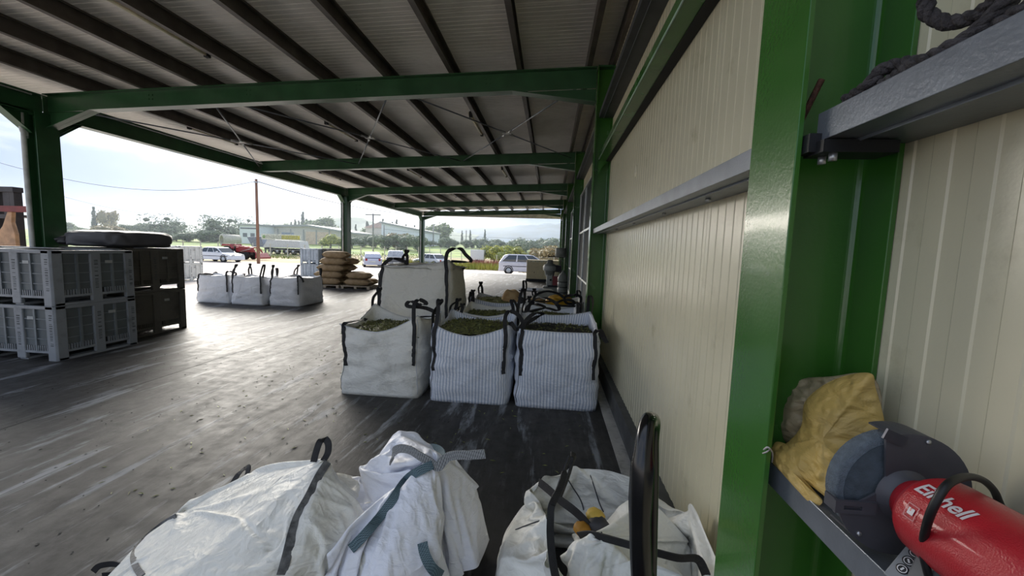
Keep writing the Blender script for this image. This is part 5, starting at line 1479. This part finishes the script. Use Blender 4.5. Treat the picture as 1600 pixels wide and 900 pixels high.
# red tractor with a front loader
TR = mat('tractor_red', '96343a', .4, var=.1); 
x_, z_ = place(372, 409, 44)
tr = empty('red_tractor', (x_, 44, z_), 0, label='red tractor with front loader arms behind the white saloon car', cat='tractor')
s_ = 44/620
for s in (-1, 1):
    M_ = Matrix.Translation((-.7, s*.65, .75)) @ Matrix.Rotation(math.pi/2, 4, 'X')
    w_ = MB().lathe([(.35, -.18), (.72, -.2), (.76, -.15), (.76, .15), (.72, .2), (.35, .18)], 24, M_).build('rear_wheel', TYRE, tr)
    MB().lathe([(0, -.1), (.36, -.12), (.36, .12), (0, .1)], 16, M_).build('hub', HUB, w_)
    M_ = Matrix.Translation((1.5, s*.6, .45)) @ Matrix.Rotation(math.pi/2, 4, 'X')
    MB().lathe([(.0, -.12), (.42, -.14), (.45, -.1), (.45, .1), (.42, .14), (0, .12)], 20, M_).build('front_wheel', TYRE, tr)
    MB().prism([(-1.35, 1.5), (-1.2, 1.75), (-.2, 1.75), (.0, 1.3), (-.05, 1.2), (-.3, 1.55), (-1.1, 1.55)], 'y', s*.5, s*.85).build('mudguard', TR, tr)
    MB().bar((.2, s*.55, 1.55), (2.3, s*.55, 1.35), .10, .14).build('loader_arm', TR, tr)
    MB().bar((2.3, s*.55, 1.38), (3.0, s*.55, .45), .10, .12).build('loader_arm', TR, tr)
    MB().tube([(.8, s*.52, .9), (2.2, s*.55, 1.3)], .04, 8).build('ram', GALV, tr)
MB().box(.0, 1.9, -.32, .32, .85, 1.45).build('bonnet', TR, tr, bevel=.08)
MB().box(-.9, 1.8, -.22, .22, .5, .9).build('chassis', mat('chassis_dark', '2f2c2c', .6), tr)
MB().box(-.75, -.35, -.25, .25, 1.2, 1.35).build('seat', BLACK, tr, bevel=.04)
MB().box(-.85, -.75, -.25, .25, 1.3, 1.7).build('seat_back', BLACK, tr, bevel=.03)
MB().tube([(.1, 0, 1.4), (-.15, 0, 1.75)], .02, 6).build('steering_column', BLACK, tr)
MB().prism([(2.9, .2), (3.5, .15), (3.5, .3), (3.05, .8), (2.95, .8)], 'y', -.9, .9).build('bucket', TR, tr)

# tipper trailer with a printed banner
x_, z_ = place(446, 403, 62); z_ = yz(x_, 62)
s_ = 62/620.
tl = empty('tipper_trailer', (x_, 62, z_), 0, label='grey tipper truck trailer with a pale printed banner, parked beyond the yard', cat='trailer')
def tz_(py): return (aty(446, py, 62).z - z_)
TG = mat('trailer_grey', 'd0d2d4', .5, var=.08); TD = mat('trailer_dark', '4a4f58', .5)
MB().prism([(-3.1, tz_(388)), (-2.0, tz_(387)), (3.5, tz_(387)), (3.2, tz_(376)), (-2.2, tz_(375))], 'y', -1.2, 1.2).build('tipper_body', TG, tl)
MB().prism([(-5.9, tz_(372)), (-3.4, tz_(371)), (-2.9, tz_(387)), (-5.0, tz_(387))], 'y', -1.1, 1.1).build('cab_front', mat('trailer_blue', '7d8594', .5), tl, bevel=.06)
MB().box(-3.2, 3.6, -1.24, -1.20, tz_(375.2), tz_(366.5)).build('banner_board', mat('banner_white', 'd9dbcf', .6), tl)
MB().box(.3, 3.4, -1.26, -1.24, tz_(374), tz_(368)).build('banner_field', mat('banner_yellow', 'cfc965', .6), tl)
MB().lathe([(0, 0), (.26, 0), (.26, .02), (0, .02)], 20, Matrix.Translation((-2.75, -1.24, tz_(370.8))) @ Matrix.Rotation(math.pi/2, 4, 'X')).build('round_mark', mat('banner_green', '90ad6c', .6), tl)
rr = random.Random(4); xx = -2.3
mb = MB()
while xx < 3.1:
    w_ = rr.uniform(.12, .2); h0, h1 = (tz_(373), tz_(369))
    mb.box(xx, xx+w_*.35, -1.275, -1.26, h0, h1)
    if rr.random() < .8: mb.box(xx, xx+w_, -1.275, -1.26, h1-.08, h1)
    if rr.random() < .7: mb.box(xx, xx+w_, -1.275, -1.26, h0, h0+.08)
    xx += w_+.12
tag(mb.build('worn_lettering', mat('banner_print', '9aa08a', .6), tl), kind='stuff')
MB().box(-3.0, 3.4, -.9, .9, tz_(390.5), tz_(388)).build('chassis', TD, tl)
for fx in (1.0, 2.1, -.6):
    for s in (-1, 1):
        M_ = Matrix.Translation((fx, s*1.0, .5)) @ Matrix.Rotation(math.pi/2, 4, 'X')
        w_ = MB().lathe([(.2, -.14), (.48, -.15), (.5, -.1), (.5, .1), (.48, .15), (.2, .14)], 20, M_).build('wheel', TYRE, tl)
        MB().lathe([(0, -.15), (.22, -.16), (.22, .16), (0, .15)], 14, M_).build('hub', HUB, w_)
MB().box(-2.4, -1.6, -.8, .8, .35, tz_(390)).build('support_box', TD, tl)
for s in (-1, 1): MB().box(-3.0, -2.85, s*.7-.08, s*.7+.08, 0, tz_(390)).build('landing_leg', TD, tl)

# buildings
WB = mat('building_white', 'e2e8f0', .7, var=.05); RB = mat('roof_grey', '9fa3a4', .6); SHW = mat('shed_wall', 'cbc8c2', .7); DW = mat('window_dark', '5b6470', .3); PEACH = mat('wall_peach', 'd8c3ae', .7)
Yb = 92.
def bz(py, px=400): return aty(px, py, Yb).z
def bX(px, py=380): return aty(px, py, Yb).x
b = empty('white_building', (bX(375), Yb, .6), label='small white flat building with two small windows, left of the wooden pole', cat='building')
W_ = bX(403)-bX(375); h_ = bz(353)-.6
MB().box(0, W_, 0, 8, 0, h_).build('wall', WB, b)
MB().box(-.3, W_+.3, -.3, 8.3, h_, h_+.4).build('roof', RB, b)
for f in (.30, .72):
    w_ = MB().box(W_*f-.55, W_*f+.55, -.06, .02, h_*.42, h_*.62).build('window', DW, b); 
for f in (.28, .72): MB().box(W_*f-1.1, W_*f+1.1, -.06, .02, h_*.83, h_*.9).build('clerestory', DW, b)
b = empty('long_warehouse', (bX(403), Yb+6, .6), label='long low grey warehouse with a gently sloping roof behind the trailer', cat='building')
x1 = bX(528)-bX(403)
zl, zm, zrr = bz(352)-.6, bz(352)-.3, bz(360)-.6
MB().prism([(0, 0), (x1, 0), (x1, zrr), (x1*.45, zm), (0, zl)], 'y', 0, 14).build('wall', SHW, b)
MB().prism([(-.5, zl), (x1*.45, zm), (x1+.6, zrr), (x1+.6, zrr+.45), (x1*.45, zm+.5), (-.5, zl+.4)], 'y', -.6, 14.5).build('roof', RB, b)
MB().box(x1*.10, x1*.26, -.08, .02, zl*.45, zl*.72).build('door', mat('door_blue', '8d9bb0', .5), b)
MB().box(x1*.42, x1*.75, -.08, .02, 0, zl*.8).build('peach_wall', PEACH, b)
for k in range(6): MB().box(x1*(.05+.17*k)-.15, x1*(.05+.17*k)+.15, -.14, 0, 0, zl*.9).build('wall_post', RB, b)
b = empty('red_roofed_shed', (bX(500), Yb+24, .6), label='pale shed with a pinkish sloping roof right of the warehouse', cat='building')
MB().box(0, 9, 0, 8, 0, 6.2).build('wall', SHW, b)
MB().prism([(-.5, 6.2), (9.5, 6.2), (4.5, 8.0)], 'y', -.4, 8.4).build('roof', mat('roof_pink', 'bfa79d', .7), b)
b = empty('pale_shed', (bX(545)+2, Yb+14, .3), label='long pale shed with a falling roof line right of the middle post', cat='building')
MB().prism([(0, 0), (13, 0), (13, 5.2), (0, 7.4)], 'y', 0, 12).build('wall', WB, b)
MB().prism([(-.4, 7.4), (13.4, 5.2), (13.4, 5.6), (-.4, 7.9)], 'y', -.4, 12.4).build('roof', RB, b)
for k in range(4): MB().box(1+3*k, 2.6+3*k, -.06, .02, 1, 4).build('window', DW, b)
# round culvert pipe on the grass
o = MB().lathe([(1.0, 0), (1.25, 0), (1.25, 3.4), (1.0, 3.4), (1.0, 0)], 24, Matrix.Translation((aty(346, 372, 80).x, 80, yz(-60, 80)+1.2)) @ Matrix.Rotation(math.radians(62), 4, 'Z') @ Matrix.Rotation(math.pi/2, 4, 'Y'), cap=False).build('concrete_pipe', mat('pipe_concrete', 'b9b5aa', .8)); tag(o, 'large round concrete pipe lying on the grass', 'pipe')

# fences
def fence(x0, y0, x1, y1, h, n, label, wire=True, m=None):
    m = m or mat('fence_post', 'c9c7bd', .7)
    f = empty('fence', (x0, y0, yz(x0, y0)), label=label, cat='fence'); dx, dy = x1-x0, y1-y0
    for k in range(n+1):
        t = k/n; zz = yz(x0+dx*t, y0+dy*t)-yz(x0, y0)
        MB().box(dx*t-.05, dx*t+.05, dy*t-.05, dy*t+.05, zz-.05, zz+h).build('post', m, f)
    mb = MB()
    for q in range(5):
        for k in range(n):
            a, b_ = k/n, (k+1)/n
            mb.bar((dx*a, dy*a, yz(x0+dx*a, y0+dy*a)-yz(x0, y0)+h*(.12+.2*q)), (dx*b_, dy*b_, yz(x0+dx*b_, y0+dy*b_)-yz(x0, y0)+h*(.12+.2*q)), .025)
    tag(mb.build('wires', m, f), kind='stuff')
    return f
fence(-75, 50, -31, 56, 1.9, 18, 'pale post and wire fence along the back of the yard, left part')
fence(-30, 57, -8, 66, 2.0, 14, 'pale post and wire fence behind the parked cars')
fence(-7, 52, 8, 53, 1.4, 8, 'low wire fence beyond the minivan at the far end')

# poles and wires
WOOD = mat('pole_wood', '8b6a58', .85, var=.15, scale=3, stretch=(4, 4, .3))
p = aty(404, 411, 36.5); pl = empty('utility_pole', (p.x, 36.5, yz(p.x, 36.5)), label='brown wooden utility pole standing in the yard left of the middle post', cat='pole')
ph = aty(404, 280, 36.5).z - yz(p.x, 36.5)
MB().tube([(0, 0, 0), (0, 0, ph)], [.15, .11], 12).build('pole_shaft', WOOD, pl)
MB().box(-.12, .12, -.2, .1, ph-.35, ph-.25).build('bracket', GALV, pl)
ptop = Vector((p.x, 36.5, aty(404, 283, 36.5).z))
POLE_P = [(583, 334, 391, 75, 'concrete pole with a cross bar beyond the fence', 1), (600, 352, 391, 100, 'thin pole beyond the fence, right of the cross-barred one', 0), (677, 350, 388, 110, 'thin far pole just right of the far post', 0), (728, 360, 386, 120, 'thin far pole against the blue hill', 0), (145, 322, 352, 130, 'thin far pole above the left tree line', 0)]
for px, pt_, pb, Yp, lb, bar_ in POLE_P[:4]:
    q = aty(px, pb, Yp); top = aty(px, pt_, Yp)
    o = empty('distant_pole', (q.x, Yp, yz(q.x, Yp)-.1), label=lb, cat='pole')
    MB().tube([(0, 0, 0), (0, 0, top.z-yz(q.x, Yp)+.1)], .16, 8).build('pole_shaft', mat('pole_grey', '8f9090', .8), o)
    if bar_: MB().box(-1.5, 1.5, -.1, .1, top.z-yz(q.x, Yp)-.2, top.z-yz(q.x, Yp)).build('cross_bar', mat('pole_grey', '8f9090', .8), o)
def wire(a, b_, sag, label, r=.018):
    a, b_ = Vector(a), Vector(b_); pts = [a.lerp(b_, t/24) - Vector((0, 0, sag*4*(t/24)*(1-t/24))) for t in range(25)]
    c = pts[0].copy(); o = MB().tube([q-c for q in pts], r, 5).build('overhead_wire', mat('wire_dark', '4c4f55', .6)); o.location = c; tag(o, label, 'wire')
wire(ptop, aty(84, 276, 30), 1.0, 'drooping overhead wire from the wooden pole to the left')
wire(aty(84, 276, 30), aty(-60, 236, 29), .1, 'overhead wire crossing the gap left of the nearest post')
wire(ptop, aty(700, 330, 90), 1.6, 'overhead wire running right from the wooden pole towards the far post', .03)
wire(aty(75, 300, 70), aty(240, 335, 90), .6, 'faint lower overhead wire above the left trees', .025)
wire(aty(600, 358, 100), aty(900, 372, 130), 1, 'faint wire in front of the blue hill', .03)
# leaning prop behind the nearest post
a, b_ = aty(90, 335, 24), aty(104, 390, 24); a.z += .0
o = MB().tube([Vector((b_.x, 24, yz(b_.x, 24))), a], .07, 8).build('leaning_prop', mat('prop_wood', 'b39c8c', .8)); tag(o, 'pale wooden prop leaning just right of the nearest post', 'prop')

# ---------------------------------------------------------------- trees
def leaf_mat(name, a, b_): return mat(name, a, .7, c2=b_, scale=.7)
def make_crown(seed, nleaf, size, lobes, m_leaf, m_core, shape='round', core=.8):
    rr = random.Random(seed); mb = MB()
    L = []
    for k in range(lobes):
        if shape == 'round':
            th = rr.uniform(0, 6.28); rad = rr.uniform(.0, .5)
            L.append((Vector((rad*math.cos(th), rad*math.sin(th), rr.uniform(.24, .74))), rr.uniform(.24, .36)))
        elif shape == 'tall':
            t = k/max(1, lobes-1); L.append((Vector((rr.uniform(-.02, .02), rr.uniform(-.02, .02), .12+.80*t)), .13*(1-t*.82)+.015))
    for q in range(nleaf):
        c, r = L[q % len(L)]
        d = Vector((rr.gauss(0, 1), rr.gauss(0, 1), rr.gauss(0, 1))).normalized(); p = c + Vector((d.x*r, d.y*r, d.z*r*(.8 if shape == 'round' else 1.6)))*rr.uniform(.7, 1.08)
        if p.z < .08: continue
        n = Vector((rr.gauss(0, 1), rr.gauss(0, 1), rr.gauss(0, 1))).normalized(); s1 = n.orthogonal().normalized()*size*rr.uniform(.6, 1.3); s2 = n.cross(s1)*.6
        mb.add([p-s1, p+s2, p+s1, p-s2], [(0, 1, 2, 3)])
    me_l = bpy.data.meshes.new('foliage'); me_l.from_pydata(mb.v, [], mb.f); me_l.update(); me_l.materials.append(m_leaf)
    mc_ = MB()  # inner blobs in darker green: shade inside the foliage put into colour
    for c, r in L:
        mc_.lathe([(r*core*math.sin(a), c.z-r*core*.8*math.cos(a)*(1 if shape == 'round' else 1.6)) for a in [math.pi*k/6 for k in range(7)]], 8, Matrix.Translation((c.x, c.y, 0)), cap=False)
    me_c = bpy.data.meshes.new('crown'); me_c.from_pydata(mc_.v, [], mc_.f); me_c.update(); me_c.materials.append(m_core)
    tb_ = MB().tube([(0, 0, 0), (.02, 0, .25), (0, .01, .5)], [.045 if shape == 'round' else .02, .035 if shape == 'round' else .015, .02 if shape == 'round' else .01], 7)
    for k in range(4 if shape == 'round' else 0):
        c, r = L[k % len(L)]; tb_.tube([(0, 0, .28), (c.x*.5, c.y*.5, (.28+c.z)/2), tuple(c)], [.028, .02, .008], 5)
    me_t = bpy.data.meshes.new('trunk'); me_t.from_pydata(tb_.v, [], tb_.f); me_t.update(); me_t.materials.append(mat('bark', '6c6153', .9))
    for me in (me_c,):
        for p in me.polygons: p.use_smooth = True
    return me_l, me_c, me_t
KINDS = {
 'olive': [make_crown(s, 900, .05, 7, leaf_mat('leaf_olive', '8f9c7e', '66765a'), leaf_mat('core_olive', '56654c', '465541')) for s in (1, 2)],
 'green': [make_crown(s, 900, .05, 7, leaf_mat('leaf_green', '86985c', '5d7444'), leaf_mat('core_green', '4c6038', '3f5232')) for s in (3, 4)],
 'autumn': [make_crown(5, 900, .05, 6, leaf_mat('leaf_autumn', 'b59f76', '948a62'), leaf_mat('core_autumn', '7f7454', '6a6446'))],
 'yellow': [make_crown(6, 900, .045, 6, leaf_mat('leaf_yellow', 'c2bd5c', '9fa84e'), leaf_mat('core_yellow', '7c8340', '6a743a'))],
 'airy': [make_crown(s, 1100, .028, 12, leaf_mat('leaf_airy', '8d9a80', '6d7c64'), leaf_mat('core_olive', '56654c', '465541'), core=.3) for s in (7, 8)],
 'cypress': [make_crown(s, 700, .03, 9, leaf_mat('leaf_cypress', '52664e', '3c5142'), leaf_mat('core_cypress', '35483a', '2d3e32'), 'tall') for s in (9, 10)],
}
def tree(kind, px, pbase, ptop_, Yd, label, wide=1.0, group=None, base_z=None, picker=random.Random(77)):
    top = aty(px, ptop_, Yd); bz_ = (yz(top.x, Yd)-.1) if base_z is None else base_z
    h = top.z-bz_
    me_l, me_c, me_t = picker.choice(KINDS[kind])
    nm = {'olive': 'olive_tree', 'green': 'broadleaf_tree', 'autumn': 'autumn_tree', 'yellow': 'yellow_shrub', 'airy': 'open_crowned_tree', 'cypress': 'cypress_tree'}[kind]
    t = empty(nm, (top.x, Yd, bz_), picker.uniform(0, 6), label=label, cat='tree', group=group); t.scale = (h*wide, h*wide, h)
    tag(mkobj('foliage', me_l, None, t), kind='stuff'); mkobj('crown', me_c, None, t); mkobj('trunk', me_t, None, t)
    return t
gl = lambda px, Y: -.55
# left mass of trees (px, base, top, distance)
rt = random.Random(12)
def row(kind, px0, px1, n, pb, tops, Y, lab, grp, wide=1.0, jit=4):
    for k in range(n):
        px = px0+(px1-px0)*(k+.5)/n+rt.uniform(-jit, jit); t = tops[k % len(tops)]+rt.uniform(-1.5, 1.5)
        tree(kind, px, pb, t, Y+rt.uniform(-5, 5), lab, wide, grp)
row('olive', 95, 375, 16, 372, (362, 358, 364, 360), 95, 'low grey green olive tree along the grass behind the yard, left half', 'olive trees behind the grass on the left', 1.9)
row('green', 92, 140, 3, 370, (346, 352, 356), 118, 'green rounded tree at the far left below the dark hill', 'green trees at the far left', 1.4)
tree('autumn', 160, 374, 350, 92, 'rust coloured bushy tree left of centre in the tree line', 1.7)
tree('autumn', 178, 374, 353, 96, 'pinkish brown bushy tree beside the rust coloured one', 1.6)
row('olive', 190, 260, 5, 372, (348, 352, 347), 110, 'grey green tree in the middle of the left tree line', 'grey green trees in the middle of the left tree line', 1.2)
tree('airy', 252, 372, 330, 100, 'large open crowned tree, left of the two tallest on the left', 1.15)
tree('airy', 275, 372, 336, 104, 'large open crowned tree just right of the tallest left one', 1.2)
tree('airy', 328, 374, 331, 96, 'wide spreading tree with see-through crown above the concrete pipe', 1.25)
tree('airy', 352, 374, 332, 99, 'wide spreading tree touching the white building', 1.2)
tree('airy', 383, 366, 334, 120, 'tall loose tree rising behind the white building', .9)
tree('cypress', 146, 366, 322, 115, 'thin bare looking tall tree above the left tree line', .8)
t_ = tree('autumn', 168, 366, 325, 118, 'narrow pinkish poplar above the left tree line', .55)
row('olive', 395, 520, 9, 372, (351, 347, 353), 135, 'tree just behind the long warehouse roof', 'trees behind the warehouse', 1.1)
tree('green', 505, 372, 337, 140, 'broad dark tree crown behind the warehouse, left of the middle post', 1.2)
tree('green', 488, 372, 342, 142, 'dark tree crown left of the broad one behind the warehouse', 1.0)
for k, px in enumerate((455, 461, 467, 473, 479, 520, 556, 573, 590, 598, 606, 613, 620, 627, 634, 648, 575, 583, 700, 722, 735, 758)):
    tree('cypress', px, 374, (346, 342, 344, 330, 341, 343, 350, 345, 350, 341, 352, 346, 342, 353, 350, 351, 347, 351, 362, 360, 359, 358)[k], 150, 'dark cypress in the skyline row', .85, 'cypresses on the skyline')
row('green', 560, 700, 9, 378, (356, 352, 358, 354), 130, 'green tree in the belt below the cypresses', 'green trees below the cypresses', 1.1)
row('olive', 545, 660, 7, 388, (366, 370, 364), 88, 'pale bushy tree behind the parked cars', 'bushy trees behind the parked cars', 1.3)
tree('yellow', 516, 380, 363, 84, 'yellow green shrub in front of the warehouse end', 1.3)
tree('autumn', 622, 388, 362, 92, 'beige tree between the pickup and the far post', 1.3)
tree('green', 684, 385, 346, 125, 'broad blue green tree right of the far post', 1.3)
row('olive', 665, 885, 16, 388, (373, 376, 370, 375), 105, 'grey green tree at the foot of the blue hill', 'trees at the foot of the blue hill', 1.3)
row('yellow', 765, 815, 4, 394, (381, 378, 384), 60, 'yellow shrub behind the minivan', 'yellow shrubs behind the minivan', 1.1)
row('autumn', 830, 885, 4, 396, (384, 380), 58, 'dry brown shrub right of the minivan', 'dry shrubs right of the minivan', 1.2)
tree('airy', 812, 392, 372, 72, 'loose grey green tree just above the minivan', 1.1)

# hills
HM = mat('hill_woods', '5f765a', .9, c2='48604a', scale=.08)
def hill(name, px0, px1, Y, prof, label, m, depth=160):
    """ridge from px0 to px1; prof = [(px, py of the skyline)]"""
    n = 60; vs = []; 
    def sky(px):
        for (a, b_), (c, d) in zip(prof, prof[1:]):
            if a <= px <= c: 
                t = (px-a)/(c-a); t = t*t*(3-2*t); return b_+(d-b_)*t
        return prof[-1][1]
    rows_ = [0, .12, .25, .45, .7, .9, 1.0, 1.15]
    base = aty((px0+px1)/2, 380, Y)
    for r_ in rows_:
        for i in range(n+1):
            px = px0+(px1-px0)*i/n; yy = Y-depth*(1-min(r_, 1)) if r_ <= 1 else Y+depth*.3
            q = aty(px, sky(px), Y); hz_ = (q.z+1)
            hh = hz_*(math.sin(min(r_, 1)*math.pi/2)**1.2) if r_ <= 1 else hz_*.6
            vs.append((q.x*(1 if r_ <= 1 else 1.02), yy, -1+hh+noise.noise(Vector((i*.7, r_*6, Y)))*hz_*.06))
    fs = [(j*(n+1)+i, j*(n+1)+i+1, (j+1)*(n+1)+i+1, (j+1)*(n+1)+i) for j in range(len(rows_)-1) for i in range(n)]
    mb = MB().add(vs, fs, True); o = mb.build(name, m); return tag(o, label, 'hill')
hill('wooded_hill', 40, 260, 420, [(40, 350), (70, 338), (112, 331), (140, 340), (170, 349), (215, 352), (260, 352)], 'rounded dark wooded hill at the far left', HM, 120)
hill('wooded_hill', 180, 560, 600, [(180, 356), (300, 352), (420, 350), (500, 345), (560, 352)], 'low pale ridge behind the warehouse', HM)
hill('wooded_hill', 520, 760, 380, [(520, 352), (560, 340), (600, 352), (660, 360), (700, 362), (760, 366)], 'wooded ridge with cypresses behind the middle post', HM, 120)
hill('blue_hill', 620, 1150, 430, [(620, 364), (690, 356), (740, 357), (780, 357), (830, 352), (858, 350), (900, 353), (1000, 360), (1150, 372)], 'long hazy blue hill beyond the far end', mat('hill_haze_blue', '46687f', .9, c2='34525f', scale=.06), 150)  # blue of the distant haze put into the hill's base colour

# weeds and flowers at the edge of the yard
def weeds(name, x0, x1, y0, y1, n, h, m, label, seed):
    rr = random.Random(seed); mb = MB()
    for k in range(n):
        x, y = rr.uniform(x0, x1), rr.uniform(y0, y1); hh = h*rr.uniform(.4, 1.1); th = rr.uniform(0, 3.14); w_ = .05*rr.uniform(.6, 1.6)
        dx, dy = math.cos(th)*w_, math.sin(th)*w_; l_ = rr.uniform(-.15, .15)
        z0 = yz(x, y); mb.add([(x-dx, y-dy, z0-.02), (x+dx, y+dy, z0-.02), (x+l_, y+l_, z0+hh)], [(0, 1, 2)])
    return tag(mb.build(name, m), label, 'weeds', kind='stuff')
weeds('grass_clump', -16, 1.5, 40, 44.5, 5000, .75, leaf_mat('weed_green', 'a8a14a', '7f8a3c'), 'yellow green weeds along the far edge of the yard', 1)
weeds('red_weeds', -9, -3.0, 43, 46, 1500, 1.0, leaf_mat('weed_red', 'b0706a', '8f5a50'), 'reddish flowering weeds left of the minivan', 2)
weeds('dry_grass', -3, 6, 38, 52, 3500, 1.3, leaf_mat('weed_dry', 'b7a884', '938a63'), 'tall dry grass right of the minivan', 3)
weeds('field_grass', -60, -18, 49, 72, 5000, .3, leaf_mat('weed_field', '8fa04a', '6c8240'), 'rough green grass along the fence', 4)
ow = empty('white_trailer_box', (aty(747, 398, 58).x, 58, -.55), label='small white box trailer among the weeds left of the minivan', cat='trailer')
MB().box(-1.0, 1.0, -.8, .8, .5, 2.0).build('box_body', mat('car_white', 'd9dde4', .22), ow, bevel=.05)
for s in (-1, 1): MB().lathe([(0, -.08), (.3, -.08), (.3, .08), (0, .08)], 14, Matrix.Translation((0, s*.8, .3)) @ Matrix.Rotation(math.pi/2, 4, 'X')).build('wheel', TYRE, ow)
MB().box(-.9, .9, -.7, .7, .3, .5).build('chassis', TD, ow)

# ---------------------------------------------------------------- forklift at the left edge
fk_p = aty(20, 385, 8.6)
fk = empty('forklift', (fk_p.x-.75, 8.9, -.06), 0, label='dark forklift with orange bracket behind the crates at the left edge', cat='forklift')
FD = mat('forklift_dark', '2b2526', .5, var=.2); FO = mat('forklift_orange', 'a5805e', .5, var=.15); FR_ = mat('forklift_red', '6b2320', .5)
zt_ = aty(20, 293, 8.6).z+.06
def fX(px, py=340, Y=8.6): return aty(px, py, Y).x-fk.location.x
for px in (3, 24, 31): MB().box(fX(px)-.06, fX(px)+.06, -.42, -.26, .1, zt_).build('mast_rail', FD, fk)
MB().box(fX(-20), fX(36), -.45, -.25, zt_-.12, zt_).build('mast_head', FD, fk)
for f in (.35, .55, .75): MB().box(fX(2), fX(34), -.44, -.30, zt_*f-.05, zt_*f+.05).build('cross_member', FD, fk)
MB().box(fX(14), fX(27), -.38, -.30, .5, zt_-.1).build('lift_cylinder', FD, fk)
zq = lambda py: aty(30, py, 8.5).z+.06
MB().box(fX(28), fX(72), -.62, -.50, zq(332), zq(323)).build('red_bar', FR_, fk)
sh = [(fX(36), zq(332)), (fX(43), zq(332)), (fX(41), zq(348)), (fX(45), zq(366)), (fX(45), zq(392)), (fX(15), zq(392)), (fX(16), zq(368)), (fX(27), zq(354))]
MB().prism(sh[::-1], 'y', -.58, -.50).build('orange_bracket', FO, fk, bevel=.01)
MB().box(fX(20), fX(42), -.62, -.45, 1.0, zq(388)).build('carriage', FD, fk)
MB().box(-1.9, fX(2), -.3, 1.2, .25, 1.0).build('chassis', FO, fk, bevel=.05)
MB().box(-1.9, -1.2, -.2, 1.1, .9, 1.3).build('counterweight', FD, fk, bevel=.08)
for px in (-55, -8): 
    for yy in (-.1, 1.0): MB().tube([(fX(px), yy, .9), (fX(px)+.05, yy, 2.15)], .03, 8).build('cage_post', FD, fk)
MB().box(fX(-58), fX(-4), -.15, 1.05, 2.13, 2.18).build('cage_roof', FD, fk)
MB().bar((fX(-2), -.3, zq(360)), (fX(12), -.3, zq(392)), .09).build('tilt_arm', FD, fk)
MB().tube([(fX(-8), -.2, zq(350)), (fX(6), -.25, zq(350))], .07, 10).build('work_lamp', BLACK, fk)
for xx in (-1.5, fX(8)):
    for yy in (-.2, 1.1): MB().lathe([(0, -.12), (.33, -.12), (.35, -.08), (.35, .08), (.33, .12), (0, .12)], 20, Matrix.Translation((xx, yy, .35)) @ Matrix.Rotation(math.pi/2, 4, 'X')).build('wheel', TYRE, fk)
for s in (-.45, -.05): MB().box(fX(30), fX(30)+1.1, s-.06-.2, s+.06-.2, .12, .16).build('fork', FD, fk)
# straw bits and grit on the floor
rr = random.Random(21)
for nm, m, cnt, lab, sz_, fn in (('floor_leaves', LEAF, 260, 'scattered olive leaves and twigs on the floor round the bags', (.012, .03), lambda: (rr.uniform(-3.5, .5), rr.uniform(2.0, 6.5))), ('floor_grit', BLACK, 420, 'dark crumbs scattered over the concrete floor', (.004, .012), lambda: (rr.uniform(-5.5, .3), rr.uniform(1.6, 6)))):
    mb = MB()
    for k in range(cnt):
        x, y = fn(); th = rr.uniform(0, 6.28); l_ = rr.uniform(*sz_); w_ = l_*(.25 if nm == 'floor_leaves' else .8); c_, s_ = math.cos(th), math.sin(th)
        v = [(x-c_*l_, y-s_*l_, .002), (x+s_*w_, y-c_*w_, .004), (x+c_*l_, y+s_*l_, .003), (x-s_*w_, y+c_*w_, .006), (x, y, .0005)]
        mb.add(v, [(0, 1, 2, 3), (1, 0, 4), (2, 1, 4), (3, 2, 4), (0, 3, 4)])
    tag(mb.build(nm, m), lab, 'debris', kind='stuff')
# damp air over the fields beyond the yard
hm = bpy.data.materials.new('haze_air'); hm.use_nodes = True; hn, hl = hm.node_tree.nodes, hm.node_tree.links
hn.remove(hn['Principled BSDF']); vs_n = hn.new('ShaderNodeVolumeScatter'); vs_n.inputs['Color'].default_value = (.82, .91, 1, 1); vs_n.inputs['Density'].default_value = .0016; vs_n.inputs['Anisotropy'].default_value = .2
hl.new(vs_n.outputs[0], hn['Material Output'].inputs['Volume'])
hb = MB().box(-700, 500, 47, 1300, -8, 20).build('haze', hm); tag(hb, 'thin damp haze lying over the fields and hills', 'haze', kind='stuff')
